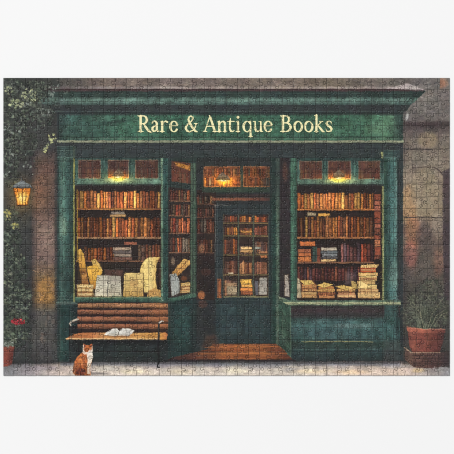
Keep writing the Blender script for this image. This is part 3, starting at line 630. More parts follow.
# flower pot left
fp = reg('printed_flower_pot', None, 'printed clay pot with red flowers at the bottom left')
region_ok = in_blob([(10, 322, 12, 12), (8, 340, 9, 6), (24, 318, 6, 6)])
leaves(200, (3, 308, 32, 348), [(58, 70, 54), (80, 94, 70), (46, 56, 46), (104, 114, 88)], (1., 2.2), fp, .8, 12)
poly([(0, 347), (14.6, 347), (13.6, 352), (12, 364), (8, 366.6), (0, 366.6)], grad([(0, (92, 48, 42)), (6, (132, 66, 54)), (14.6, (84, 44, 40))], 0), reg('pot', fp), nb=14, nh=8)
rect(0, 346.4, 14.8, 349.4, (128, 70, 58), None, .7, nb=15)
region_ok = in_blob([(9, 344, 5, 3)])
leaves(26, (3, 340, 15, 348), [(140, 146, 134), (112, 122, 104)], (.8, 1.6), None, .8, 13)
region_ok = in_blob([(16, 321.6, 4.6, 2.8), (21, 322, 3.4, 2.4)])
fl = reg('flowers', fp)
leaves(60, (10, 316, 26, 328), [(184, 48, 58), (146, 36, 46), (206, 78, 82), (112, 34, 40), (96, 40, 40)], (.7, 1.4), fl, .9, 14, .8)
region_ok = None
# cat
ct = reg('printed_cat', None, 'printed ginger and white cat sitting on the pavement by the bench')
ell(93, 373.6, 16, 1.5, (98, 90, 90), None, .65, soft=.8)
poly([(84.2, 351.5), (80.4, 353.6), (77, 357), (74.6, 361.6), (73.2, 367), (73.2, 372.6), (75, 375.6), (90.6, 375.6), (91.2, 373.6), (90.2, 370), (90.4, 366.6), (92, 362), (92.8, 356.5), (91.4, 352.4), (88, 351)], grad([(73, (150, 76, 32)), (76, (196, 108, 48)), (80, (208, 122, 56)), (85, (182, 98, 44)), (90, (206, 134, 78))], 0), ct, nb=18, nv=10)
ell(79.4, 369.4, 5.6, 5.6, (178, 92, 40), ct, .7, soft=.7, nb=20)
ell(81.4, 359.6, 3, 5.2, (222, 138, 66), None, .6, soft=1.2)
stroke([(84.6, 354, .8), (82.6, 359.6, .7), (83.8, 366, .8)], (132, 66, 32), None, .5)
poly([(86.4, 353.6), (92.4, 352.8), (93, 357), (91.8, 361.6), (90, 366), (89.8, 370.6), (90.8, 374), (87.6, 374.6), (87.2, 367), (87.8, 360)], grad([(353, (240, 230, 218)), (364, (224, 204, 182)), (374, (206, 180, 154))]), ct, nb=8)
stroke([(75.4, 372, 1.1), (77.6, 374.6, 1.2), (83, 375, 1.1), (88, 374.7, .7)], (190, 104, 46), ct, .95, nb=16)
stroke([(76, 373.4, .3), (84, 374, .3)], (120, 58, 28), None, .6)
q = random.Random(3)
for k in range(150):
    x = q.uniform(74, 87.6); y = q.uniform(353, 374); lft = 84 - (y - 351) * .75
    if x < lft and y < 366: continue
    c_ = q.choice([(236, 156, 84), (128, 62, 28), (224, 138, 66), (166, 84, 36), (246, 182, 116)])
    stroke([(x, y, .2), (x - .5 + q.uniform(-.5, .3), y + q.uniform(1, 2.4), .1)], c_, None, .55)
for k in range(30):
    x = q.uniform(87.4, 92); y = q.uniform(354, 366); stroke([(x, y, .16), (x - .6, y + 1.8, .1)], q.choice([(255, 248, 240), (196, 170, 146)]), None, .5)
for k in range(46):                                  # ragged fur outline
    t_ = q.random(); y = 353 + t_ * 20; x = 83.4 - 9.8 * math.sin(min(1, t_ * 1.25) * 1.57)
    stroke([(x + .6, y, .32), (x - .5, y + 1.2, .12)], q.choice([(206, 120, 58), (170, 88, 38)]), ct, .8)
ell(87.8, 349.4, 4.7, 4.2, (206, 118, 54), ct, nb=12)
poly([(83.2, 348.6), (83.2, 343.4), (86.8, 346)], (196, 104, 48), ct); poly([(88.8, 345.6), (92.3, 343.2), (92.4, 348.4)], (196, 104, 48), ct)
poly([(84, 347.4), (84, 345), (85.8, 346.4)], (104, 58, 44), None, .8); poly([(89.9, 346), (91.7, 344.8), (91.7, 347.2)], (104, 58, 44), None, .8)
for x in (86.4, 87.8, 89.2): stroke([(x, 345.8, .2), (x + .1, 347.6, .25)], (136, 68, 30), None, .7)
poly([(89.4, 349.8), (92.4, 349.8), (92.8, 352), (90.6, 353.8), (86.6, 353.8), (85, 352.6), (87.8, 352)], (240, 230, 218), ct, .95)
stroke([(83.6, 350.6, .6), (84.6, 353, .8), (86.6, 354.6, .7)], (226, 180, 136), ct, .8)
ell(88.2, 349.2, .62, .5, (44, 32, 20)); ell(91.3, 348.9, .45, .5, (44, 32, 20)); ell(90.9, 350.7, .5, .36, (164, 84, 76)); stroke([(90.9, 351, .12), (90.4, 351.9, .12)], (120, 70, 60), None, .7)
poly([(83.3, 344), (84.2, 345.4), (84, 350.4), (82.9, 350.6), (82.8, 346)], (232, 212, 190), ct, .75)
poly([(82.9, 349.6), (84.6, 350.8), (86.6, 353.6), (84.6, 354.6), (82.4, 353)], (234, 216, 196), ct, .8)
poly([(91.9, 344.4), (92.6, 348), (93.2, 351.6), (91.4, 352.6), (91.6, 349)], (238, 222, 204), ct, .8)
ell(88, 349.6, 2.2, 1.3, (150, 82, 40), None, .5, soft=.5)
ell(81, 371.6, 5, 3.4, (110, 50, 34), None, .6, soft=1, nb=20)
stroke([(75.2, 362, .4), (74.2, 368, .5), (74.4, 373, .4)], (222, 150, 96), None, .7)
# potted plant right
pp = reg('printed_potted_plant', None, 'printed terracotta pot with a bushy plant by the right wall')
fo = reg('foliage', pp)
region_ok = in_blob([(424, 304, 17, 18), (430, 290, 12, 12), (438, 310, 11, 16), (412, 315, 11, 13), (425, 322, 18, 8)])
leaves(620, (400, 276, 449, 330), [(58, 62, 50), (70, 74, 60), (82, 86, 68), (50, 54, 46), (64, 66, 54)], (1., 2.2), fo, .7, 20, .35)
region_ok = in_blob([(424, 306, 18, 17), (432, 294, 12, 12), (414, 318, 12, 10), (438, 316, 10, 12)])
leaves(260, (400, 280, 449, 328), [(92, 98, 76), (108, 112, 86), (80, 86, 66), (118, 120, 92)], (1.1, 2.6), fo, .55, 63, .28)
region_ok = None
for k in range(150):
    a = R.uniform(-1.5, 1.5); L = R.uniform(12, 46); x, y = 425 + R.uniform(-9, 9), 329
    pts = []
    for s in range(6):
        t = s / 5; pts.append((x + math.sin(a * t ** .7) * L * t * .75, y - L * t * math.cos(a * t * .8) + (t ** 3) * 5 * abs(a), .42 * (1 - t) + .12))
    if abs(pts[-1][0] - 425) < 24: stroke(pts, R.choice([(104, 108, 84), (84, 90, 70), (122, 124, 98), (66, 74, 58), (44, 50, 42), (38, 44, 38)]), fo, .5)
for pts in ([(430, 329), (436, 316), (446, 309)], [(428, 328), (432, 314), (444, 297)], [(424, 328), (420, 312), (410, 304)], [(434, 326), (442, 314), (448, 312)]):
    stroke([(*p, .5 - .14 * n_) for n_, p in enumerate(pts)], (140, 136, 106), fo, .65)
pot = reg('pot', pp)
poly([(407.6, 328.6), (444.6, 330.6), (443, 343), (439.6, 352.6), (411.6, 352.4), (408.8, 343)], grad([(407, (98, 58, 50)), (414, (138, 80, 68)), (424, (124, 70, 60)), (436, (100, 58, 52)), (444, (68, 46, 44))], 0), pot, nb=17, nh=9)
poly([(406.8, 326.6), (424, 329), (445.4, 329), (445.2, 333), (424, 333.4), (407.2, 331)], grad([(407, (176, 104, 84)), (425, (158, 90, 74)), (445, (96, 60, 54))], 0), pot, nb=13)
stroke([(407, 327, .4), (424, 329.2, .4), (445, 329.2, .35)], (206, 150, 124), None, .7)
for (x, y) in ((419, 344), (433, 338), (428, 348), (414, 338)): ell(x, y, 4, 2, (104, 56, 50), None, .5, soft=1)
pln = reg('brick_plinth', pp)
poly([(404.6, 347), (410.6, 352.4), (442, 352.4), (450, 350.6), (450, 366), (428, 368.4), (414, 367.2), (405.2, 360)], grad([(404, (84, 64, 58)), (414, (104, 78, 68)), (430, (86, 62, 58)), (450, (58, 52, 52))], 0), pln, nb=16)
stroke([(404.8, 347.4, .5), (411, 352.6, .6), (440, 352.8, .4)], (172, 146, 120), None, .8)
for r_ in range(4):
    y = 355.6 + r_ * 3.2
    stroke([(412, y, .3), (448, y - .6, .25)], (46, 36, 36), None, .8)
    for k in range(6): x = 416 + k * 6.4 + (r_ % 2) * 3.2; stroke([(x, y - 2.8, .28), (x, y - .2, .28)], (46, 36, 36), None, .8)
stroke([(414, 353, .35), (414.2, 367, .35)], (56, 42, 40), None, .8)
# broad painterly darkening of the picture's ink where the painter left it deep
def line(x0, y0, x1, y1, light=(112, 146, 128), dark=(24, 34, 34), a=.6, wd=.22):
    dx_, dy_ = (0, .55) if abs(x1 - x0) > abs(y1 - y0) else (.55, 0)
    stroke([(x0, y0, wd), (x1, y1, wd)], light, None, a); stroke([(x0 + dx_, y0 + dy_, wd), (x1 + dx_, y1 + dy_, wd)], dark, None, a)
def panel(x0, y0, x1, y1, a=.5):
    line(x0, y0, x1, y0, (24, 34, 34), (96, 124, 116), a); line(x0, y1, x1, y1, (90, 120, 112), (22, 32, 32), a)
    line(x0, y0, x0, y1, (24, 34, 34), (84, 112, 104), a); line(x1, y0, x1, y1, (84, 112, 104), (24, 34, 34), a)
line(61.4, 160, 61.4, 300, a=.55); line(69.4, 160, 69.4, 300, (84, 118, 104), a=.55); line(388.6, 160, 388.6, 302, (60, 92, 86), a=.6); line(396.6, 160, 396.6, 302, (150, 186, 172), a=.55)
for x0, x1 in ((57.5, 73), (384, 399)):
    for y in (146.6, 150.4, 154.2, 159.6, 296.4, 299.6): line(x0, y, x1, y, a=.55)
panel(60, 308, 71, 352); panel(173, 311, 194, 343, .4); panel(303, 320.4, 373, 338.6, .45); panel(386.5, 311, 396, 338, .45)
line(57.5, 356, 76, 356, a=.4); line(292, 353.5, 398, 353, (84, 112, 104), a=.5); line(292, 307.6, 399, 307.2, (30, 30, 30), (84, 96, 84), .5)
for y in (144.6, 156.6): line(60, y, 400, y, (78, 96, 92), a=.5)
for y in (93.4, 97.8, 104.6, 111.6): line(52, y, 408 + (104 - y) * .6, y, (104, 142, 128), a=.4)
line(217.6, 207.5, 217.6, 296, (92, 104, 100), a=.5); line(272.4, 205, 272.4, 342, (72, 100, 88), a=.5); line(217, 300.4, 270, 300.4, (86, 104, 96), a=.5); line(217, 339, 270, 339, (74, 92, 88), a=.5); line(221, 211.6, 270, 211.6, (80, 94, 88), a=.5)
for x in (77.2, 101.2, 107, 129.2, 134.2, 159): line(x, 160, x, 178.6, (110, 150, 128), a=.4)
for x in (298.8, 322.9, 327, 351.6, 357.8, 380.8): line(x, 160.8, x, 179.4, (110, 150, 128), a=.4)
line(77, 183.4, 161, 183.4, (140, 176, 150), a=.5); line(298, 183.6, 381, 183.6, (130, 166, 144), a=.5)
line(165.2, 186, 165.2, 297, (70, 116, 100), a=.5); line(193.2, 166, 193.2, 292, (96, 128, 98), a=.5); line(294.2, 186, 294.2, 298, (96, 150, 118), a=.5)
# ------------------------------------------------------------------ loose dabs of paint over everything
for k in range(15000):
    x = R.uniform(X0, X1); y = R.uniform(Y0, Y1); jx = min(W - 1, int((x - X0) * K)); jy = min(H - 1, int((y - Y0) * K))
    c = canvas[jy, jx]; lum = float(c.mean())
    glass = (77 < x < 162 or 169 < x < 191 or 203 < x < 270 or 297 < x < 381) and 158 < y < 298
    if 68 < x < 94 and y > 342: continue
    v = R.uniform(.72, 1.3) if not glass else R.uniform(.7, 1.28)
    vert = glass or 57 < x < 75 or 384 < x < 400
    a = (1.57 if vert else 0) + R.uniform(-.35, .35)
    if x < 36 or (x > 400 and y > 112) or (x < 58 and y < 360): a = R.uniform(0, 3.14)
    L = R.uniform(.4, 2.0); dx_, dy_ = math.cos(a) * L, math.sin(a) * L
    h_ = R.uniform(-5, 5)
    stroke([(x - dx_, y - dy_, R.uniform(.2, .5)), (x + dx_, y + dy_, R.uniform(.1, .3))], (c[0] * v + h_, c[1] * v, c[2] * v - h_), None, R.uniform(.35, .75), nf=5)

# ------------------------------------------------------------------ hand-drawn wobble of every edge
dx = .42 * vnoise(5, 5, 31, 3) + .2 * vnoise(1.4, 1.4, 33, 1); dy = .42 * vnoise(5, 5, 32, 3) + .2 * vnoise(1.4, 1.4, 34, 1)
ii, jj = np.meshgrid(np.arange(H), np.arange(W), indexing='ij')
v = np.clip(ii + dy * K, 0, H - 1.001); u = np.clip(jj + dx * K, 0, W - 1.001)
vi = v.astype(int); ui = u.astype(int); fv = (v - vi)[..., None].astype(np.float32); fu = (u - ui)[..., None].astype(np.float32)
vi1 = np.minimum(vi + 1, H - 1); ui1 = np.minimum(ui + 1, W - 1)
canvas[:] = (canvas[vi, ui] * (1 - fu) + canvas[vi, ui1] * fu) * (1 - fv) + (canvas[vi1, ui] * (1 - fu) + canvas[vi1, ui1] * fu) * fv
ids[:] = ids[np.rint(v).astype(int), np.rint(u).astype(int)]
canvas *= (1 + .045 * vnoise(2.2, 2.2, 40, 2) + .05 * vnoise(9, 9, 41, 2))[..., None]
canvas *= (1 + .08 * vnoise(.7, .7, 43, 1))[..., None]
grn = np.clip((canvas[..., 1] - canvas[..., 0] - 8) / 22, 0, 1) * np.clip((canvas[..., 1] - canvas[..., 2] + 14) / 14, 0, 1)
grn *= (GX > 56) & (GX < 425)
wea = vnoise(3.5, 7, 71, 4, .65); wea2 = vnoise(16, 30, 72, 3, .6)
canvas *= (1 - grn * (.13 - .26 * wea - .16 * wea2))[..., None]
chip = np.clip((vnoise(1.6, 1.1, 73, 3, .7) - .42) * 6, 0, 1) * grn * .35
canvas[:] = canvas * (1 - chip[..., None]) + np.array((34, 40, 38), np.float32) * chip[..., None]
fleck = np.clip((vnoise(1.3, 1.8, 74, 3, .7) - .48) * 6, 0, 1) * grn * .3
canvas[:] = canvas * (1 - fleck[..., None]) + np.array((140, 158, 136), np.float32) * fleck[..., None]
g_ = canvas @ np.array([.3, .59, .11], np.float32)
canvas[:] = g_[..., None] + (canvas - g_[..., None]) * (.66 + .32 * np.clip((canvas[..., :1] - canvas[..., 1:2] * .96) / 14, 0, 1))
rw = np.clip((canvas[..., 0] / (canvas[..., 1] + 1) - 1.6) / .6, 0, 1) * ((GX > 76) & (GX < 382) & (GY > 158) & (GY < 300))
canvas[..., 0] *= 1 - .05 * rw; canvas[..., 1] *= 1 + .10 * rw
cw = ((ids == ct) & (canvas[..., 0] > canvas[..., 2] * 1.5)).astype(np.float32)
canvas *= (1 - cw * (.10 + .25 * np.clip((GY - 362) / 14, 0, 1) - .30 * vnoise(1.2, 2.2, 91, 2)))[..., None]
canvas[..., 2] += 8 * cw
canvas += 2.5 * np.stack([vnoise(6, 6, 50 + k, 3) for k in range(3)], -1)

# ------------------------------------------------------------------ lettering (old-style serif, drawn stroke by stroke)
LET = reg('lettering', shop, 'printed cream words Rare & Antique Books')
TC = (240, 230, 178); BASE = 131.9
def G(x, pts, th=None):
    out = [(x + p[0], BASE - p[1], p[2] * 1.1 + .08) for p in pts]
    stroke(out, TC, LET, .97, nf=3)
def arc(cx, cy, rx, ry, a0, a1, thin, thick, tilt=.25, n=18):
    o = []
    for k in range(n + 1):
        a = math.radians(a0 + (a1 - a0) * k / n)
        o.append((cx + rx * math.cos(a), cy + ry * math.sin(a), thin + (thick - thin) * abs(math.cos(a + tilt)) ** 1.4))
    return o
TK, TN = 1.05, .42
def serif(x, cx, y, w=2.0): G(x, [(cx - w, y, .3), (cx - w * .5, y + (.25 if y < 2 else -.25), .45), (cx + w * .5, y + (.25 if y < 2 else -.25), .45), (cx + w, y, .3)])
CAP, XH = 16.4, 11.0
def sh(dxy):
    return dxy
def draw_text():
    # R
    x = 138.0; G(x, [(2.6, .4, TK), (2.6, CAP - .5, TK)]); serif(x, 2.6, .35, 2.6); serif(x, 2.4, CAP - .35, 2.6)
    G(x, [(2.6, CAP - .4, .45)] + arc(5.0, 12.1, 3.9, 3.9, 88, -88, .45, 1.1, 0) + [(3.4, 8.2, .45)])
    G(x, [(5.6, 8.2, .6), (7.6, 5.0, 1.0), (10.2, 1.5, 1.1), (12.0, .1, .8), (13.6, -.4, .35)])
    # a
    def a_(x):
        G(x, [(1.2, 8.8, .55), (1.8, 10.0, .55), (3.4, 10.8, .6), (5.2, 10.2, .85), (5.9, 8.4, TK * .92), (5.9, 2.2, TK * .92), (6.6, .7, .7), (8.2, .8, .35)])
        G(x, [(5.8, 6.6, .4), (3.2, 5.6, .6), (1.6, 4.0, .95), (1.5, 2.2, .98), (2.6, .7, .75), (4.2, .8, .55), (5.8, 2.2, .4)])
    a_(150.9)
    # r
    x = 160.0; G(x, [(2.2, .4, TK * .95), (2.2, 9.8, TK * .95)]); serif(x, 2.2, .35, 2.1); G(x, [(.5, 9.9, .3), (2.4, 10.7, .5)])
    G(x, [(2.6, 7.8, .4), (4.0, 9.9, .5), (5.8, 10.6, .75), (7.2, 9.9, .85)])
    # e
    def e_(x):
        G(x, arc(4.6, 5.4, 3.5, 5.2, 20, 325, TN, TK, .1, 26))
        G(x, [(7.8, 7.0, .5), (7.9, 6.2, .4), (1.6, 6.1, .38)])
    e_(169.3)
    # &
    x = 184.7
    G(x, [(12.4, .2, .5), (10.6, .8, .9), (7.6, 4.6, 1.05), (4.6, 9.6, 1.0), (3.7, 12.4, .85), (4.5, 15.0, .6), (6.2, 15.9, .5), (7.9, 14.9, .7), (8.1, 12.8, .7), (6.6, 10.6, .5), (3.6, 8.0, .6), (1.5, 5.6, .85), (1.1, 3.4, 1.0), (2.4, 1.0, .8), (5.0, .1, .6), (8.2, 1.4, .5), (10.4, 4.4, .5), (11.4, 8.2, .5)])
    G(x, [(9.6, 8.4, .35), (13.0, 8.4, .35)])
    # A
    x = 203.0; G(x, [(1.9, .5, .45), (6.9, 15.6, .5)]); G(x, [(6.6, 16.2, .45), (7.7, 13.5, .95), (11.8, .6, TK)]); G(x, [(3.4, 5.7, .42), (10.0, 5.7, .42)])
    serif(x, 2.0, .35, 1.9); serif(x, 11.9, .35, 2.1)
    # n
    def n_(x):
        G(x, [(2.3, .4, TK * .92), (2.3, 9.9, TK * .92)]); G(x, [(.5, 9.9, .3), (2.4, 10.8, .5)]); serif(x, 2.2, .35, 1.9)
        G(x, [(2.8, 8.2, .4), (4.6, 10.1, .5), (6.4, 10.5, .7), (7.7, 9.2, .9), (8.0, 7.2, .95), (8.0, .4, .95)]); serif(x, 8.0, .35, 1.9)
    n_(217.0)
    # t
    x = 227.4; G(x, [(3.0, 13.4, .35), (2.6, 10.5, .85), (2.5, 2.8, .95), (3.4, .8, .85), (5.2, .4, .55), (6.8, 1.2, .3)]); G(x, [(.4, 10.4, .42), (6.8, 10.5, .42)])
    # i
    x = 235.2; G(x, [(2.8, .4, TK * .92), (2.8, 9.9, TK * .92)]); G(x, [(.9, 9.9, .3), (2.8, 10.8, .5)]); serif(x, 2.8, .35, 2.0); G(x, [(2.7, 14.6, 1.25), (2.8, 14.7, 1.25)])
    # q
    x = 242.6; G(x, arc(4.6, 5.3, 3.6, 5.2, 40, 325, TN, TK, .1, 26)); G(x, [(8.0, 10.6, .5), (8.0, -4.6, .98)]); G(x, [(6.6, 10.2, .4), (8.2, 10.9, .35)]); serif(x, 8.0, -4.7, 2.0)
    # u
    x = 253.0; G(x, [(.4, 10.3, .35), (2.2, 10.3, .5), (2.2, 3.2, .95), (3.0, 1.0, .8), (4.8, .4, .6), (6.6, 1.6, .42), (7.6, 2.8, .4)]); G(x, [(6.0, 10.3, .35), (7.8, 10.3, .5), (7.8, 1.2, .95), (8.4, .4, .5), (9.8, .6, .3)])
    e_(263.6)
    # B
    x = 280.4; G(x, [(2.6, .4, TK), (2.6, CAP - .5, TK)]); serif(x, 2.2, .35, 2.2); serif(x, 2.2, CAP - .35, 2.2)
    G(x, [(2.6, CAP - .4, .45)] + arc(5.2, 12.5, 3.5, 3.5, 88, -88, .42, 1.05, 0) + [(3.2, 9.0, .42)])
    G(x, [(5.0, 9.0, .42)] + arc(5.4, 4.7, 4.7, 4.3, 85, -88, .42, 1.15, 0) + [(2.4, .4, .42)])
    for x in (293.4, 303.9): G(x, arc(4.8, 5.3, 3.7, 5.1, 0, 360, TN, TK, .3, 30))
    # k
    x = 314.0; G(x, [(2.4, .4, TK * .92), (2.4, 16.6, TK * .92)]); G(x, [(.6, 16.2, .3), (2.6, 17.2, .45)]); serif(x, 2.3, .35, 1.9)
    G(x, [(3.0, 5.4, .42), (7.0, 9.9, .5)]); G(x, [(5.4, 10.4, .34), (8.8, 10.4, .34)]); G(x, [(4.2, 6.3, .6), (6.6, 3.2, .98), (8.6, .7, .9), (10.2, .1, .4)])
    # s
    x = 325.0; G(x, [(6.4, 8.0, .35), (6.2, 9.8, .4), (4.4, 10.7, .5), (2.2, 10.2, .65), (1.5, 8.4, .85), (2.6, 6.6, 1.0), (5.2, 5.0, 1.05), (6.6, 3.0, .95), (5.8, 1.0, .7), (3.8, .3, .5), (1.8, .8, .45), (1.1, 3.0, .35)])
# thin shadow edge printed behind each letter
_TC, _L = TC, LET
TC = (30, 62, 46); LET = None; BASE = 132.5; draw_text()
TC, LET, BASE = _TC, _L, 131.9; draw_text()

# ------------------------------------------------------------------ jigsaw cut
NCX, NCY = 40, 25
dist = np.full((H, W), 9., np.float32)
cellx = np.clip(((GX - X0) / (X1 - X0) * NCX).astype(int), 0, NCX - 1)
celly = np.clip(((GY - Y0) / (Y1 - Y0) * NCY).astype(int), 0, NCY - 1)
pwid, phei = (X1 - X0) / NCX, (Y1 - Y0) / NCY
J = random.Random(77)
crn_pt = {}
for i in range(NCX + 1):
    for j in range(NCY + 1):
        ox = 0 if i in (0, NCX) else J.uniform(-.45, .45); oy = 0 if j in (0, NCY) else J.uniform(-.55, .55)
        crn_pt[i, j] = (X0 + i * pwid + ox, Y0 + j * phei + oy)
def knob(a, b):
    """cut line from a to b with one interlocking knob"""
    sgn_ = J.choice((-1, 1)); c = .5 + J.uniform(-.07, .07); h = J.uniform(.24, .33); nw = J.uniform(.06, .09); kw = J.uniform(.125, .165); dip = J.uniform(-.02, .05)
    P = [(0, 0), (.18, -dip * .8), (c - nw - .10, -dip), (c - nw - .01, .0), (c - nw, .05), (c - nw - .01, h * .42), (c - kw, h * .68), (c - kw * .72, h * .93), (c, h * 1.03), (c + kw * .72, h * .93), (c + kw, h * .68),
         (c + nw + .01, h * .42), (c + nw, .05), (c + nw + .01, .0), (c + nw + .10, -dip), (.82, -dip * .8), (1, 0)]
    pts = []                                     # Catmull-Rom through P
    Q = [P[0]] + P + [P[-1]]
    for k in range(1, len(Q) - 2):
        p0, p1, p2, p3 = (np.array(Q[k - 1]), np.array(Q[k]), np.array(Q[k + 1]), np.array(Q[k + 2]))
        for s in range(6):
            t = s / 6
            pts.append(.5 * (2 * p1 + (p2 - p0) * t + (2 * p0 - 5 * p1 + 4 * p2 - p3) * t * t + (3 * p1 - p0 - 3 * p2 + p3) * t ** 3))
    pts.append(np.array(P[-1], float))
    pts = np.array(pts); a = np.array(a); b = np.array(b); d = b - a; n = np.array([-d[1], d[0]]) * sgn_
    return a + pts[:, :1] * d + pts[:, 1:] * n
def cut(a, b, horizontal, swap):
    q = knob(a, b)
    w = win(q[:, 0].min(), q[:, 1].min(), q[:, 0].max(), q[:, 1].max(), 1.2)
    X = GX[w]; Y = GY[w]; D = np.full(X.shape, 9., np.float32)
    qq = np.concatenate([q, (q[1:] + q[:-1]) / 2])
    for px, py in qq: np.minimum(D, (X - px) ** 2 + (Y - py) ** 2, out=D)
    dist[w] = np.minimum(dist[w], np.sqrt(D))
    # cells on the wrong side of the nominal straight line swap owner
    m = np.zeros(X.shape, bool); L = len(q)
    for k in range(L):
        ax, ay = q[k]; bx, by = q[(k + 1) % L]
        if ay == by: continue
        m ^= ((ay > Y) != (by > Y)) & (X < (bx - ax) * (Y - ay) / (by - ay) + ax)
    i0, i1 = swap
    if horizontal:
        s = celly[w]; out = s.copy(); out[m & (s == i0)] = i1; out[m & (s == i1)] = i0; celly[w] = out
    else:
        s = cellx[w]; out = s.copy(); out[m & (s == i0)] = i1; out[m & (s == i1)] = i0; cellx[w] = out
for j in range(1, NCY):
    for i in range(NCX): cut(crn_pt[i, j], crn_pt[i + 1, j], True, (j - 1, j))
for i in range(1, NCX):
    for j in range(NCY): cut(crn_pt[i, j], crn_pt[i, j + 1], False, (i - 1, i))
gw = .27 + .09 * vnoise(12, 12, 60, 2)           # half width of the groove
t = np.clip((dist - gw * .35) / (gw * 1.5), 0, 1)
roll = t * t * (3 - 2 * t)                       # rolled-over edge of each piece
piece = celly * NCX + cellx
pr_ = np.random.default_rng(9)
tx = pr_.uniform(-1, 1, NCX * NCY) * .010; ty = pr_.uniform(-1, 1, NCX * NCY) * .010; tz = pr_.uniform(-1, 1, NCX * NCY) * .05
lx = GX - (X0 + (cellx + .5) * pwid); ly = GY - (Y0 + (celly + .5) * phei)
Zu = tz[piece] + tx[piece] * lx + ty[piece] * ly + .02 * vnoise(2.5, 2.5, 61, 2)   # in drawing units
Z = THICK + (Zu - .52 * (1 - roll)) * U
edge = np.minimum(np.minimum(GX - X0, X1 - GX), np.minimum(GY - Y0, Y1 - GY))
Z -= .35 * U * np.clip(1 - edge / .6, 0, 1) ** 2
# bare card inside the cuts, coloured extra dark to paint in crevice shade
g = np.clip(1 - (dist - .08) / .30, 0, 1)[..., None] * .42
canvas[:] = canvas * (1 - g) + np.array((40, 37, 37), np.float32) * g

# ------------------------------------------------------------------ materials
def srgb_lin(c):
    c = np.clip(c / 255., 0, 1); return np.where(c <= .04045, c / 12.92, ((c + .055) / 1.055) ** 2.4)
def new_mat(name):
    m = bpy.data.materials.new(name); m.use_nodes = True; nt = m.node_tree; return m, nt, nt.nodes['Principled BSDF']
pm, nt, bs = new_mat('printed_card')
at = nt.nodes.new('ShaderNodeAttribute'); at.attribute_name = 'ink'
tc = nt.nodes.new('ShaderNodeTexCoord')
nz = nt.nodes.new('ShaderNodeTexNoise'); nz.inputs['Scale'].default_value = 900; nz.inputs['Detail'].default_value = 3
nt.links.new(tc.outputs['Object'], nz.inputs['Vector'])
mr = nt.nodes.new('ShaderNodeMapRange'); mr.inputs[1].default_value = .3; mr.inputs[2].default_value = .7; mr.inputs[3].default_value = .86; mr.inputs[4].default_value = 1.14
nt.links.new(nz.outputs['Fac'], mr.inputs[0])
mx = nt.nodes.new('ShaderNodeVectorMath'); mx.operation = 'SCALE'
nt.links.new(at.outputs['Color'], mx.inputs[0]); nt.links.new(mr.outputs[0], mx.inputs['Scale']); nt.links.new(mx.outputs[0], bs.inputs['Base Color'])
bp_ = nt.nodes.new('ShaderNodeBump'); bp_.inputs['Strength'].default_value = .25; bp_.inputs['Distance'].default_value = .0003
nz2 = nt.nodes.new('ShaderNodeTexNoise'); nz2.inputs['Scale'].default_value = 420; nt.links.new(tc.outputs['Object'], nz2.inputs['Vector'])
nt.links.new(nz2.outputs['Fac'], bp_.inputs['Height']); nt.links.new(bp_.outputs[0], bs.inputs['Normal'])
bs.inputs['Roughness'].default_value = .5; bs.inputs['Specular IOR Level'].default_value = .22
cm, nt, bs = new_mat('grey_card')
nz = nt.nodes.new('ShaderNodeTexNoise'); nz.inputs['Scale'].default_value = 300
cr = nt.nodes.new('ShaderNodeValToRGB'); cr.color_ramp.elements[0].color = (.13, .13, .135, 1); cr.color_ramp.elements[1].color = (.24, .24, .245, 1)
nt.links.new(nz.outputs['Fac'], cr.inputs[0]); nt.links.new(cr.outputs[0], bs.inputs['Base Color']); bs.inputs['Roughness'].default_value = .9
tm, nt, bs = new_mat('white_table')
nz = nt.nodes.new('ShaderNodeTexNoise'); nz.inputs['Scale'].default_value = 6; nz.inputs['Detail'].default_value = 4
cr = nt.nodes.new('ShaderNodeValToRGB'); cr.color_ramp.elements[0].color = (.868, .868, .868, 1); cr.color_ramp.elements[1].color = (.882, .882, .884, 1)
nt.links.new(nz.outputs['Fac'], cr.inputs[0]); nt.links.new(cr.outputs[0], bs.inputs['Base Color']); bs.inputs['Roughness'].default_value = .95; bs.inputs['Specular IOR Level'].default_value = 0

# ------------------------------------------------------------------ build the meshes
def mesh_obj(name, co, quads, mat, parent=None, ink=None):
    me = bpy.data.meshes.new(name); nv, nf = len(co), len(quads)
    me.vertices.add(nv); me.vertices.foreach_set('co', np.ascontiguousarray(co, np.float32).ravel())
    me.loops.add(nf * 4); me.loops.foreach_set('vertex_index', np.ascontiguousarray(quads, np.int32).ravel())
    me.polygons.add(nf); me.polygons.foreach_set('loop_start', np.arange(nf, dtype=np.int32) * 4)
    me.update(calc_edges=True)
    if ink is not None:
        a = me.color_attributes.new('ink', 'FLOAT_COLOR', 'POINT')
        a.data.foreach_set('color', np.concatenate([ink, np.ones((nv, 1))], 1).astype(np.float32).ravel())
    me.materials.append(mat)
    o = bpy.data.objects.new(name, me); COL.objects.link(o); o.parent = parent
    return o

root = bpy.data.objects.new('jigsaw_puzzle', None); COL.objects.link(root)
root['label'] = 'assembled thousand piece jigsaw puzzle picturing a green antique bookshop front'
root['category'] = 'jigsaw puzzle'

fid = ids[:-1, :-1]
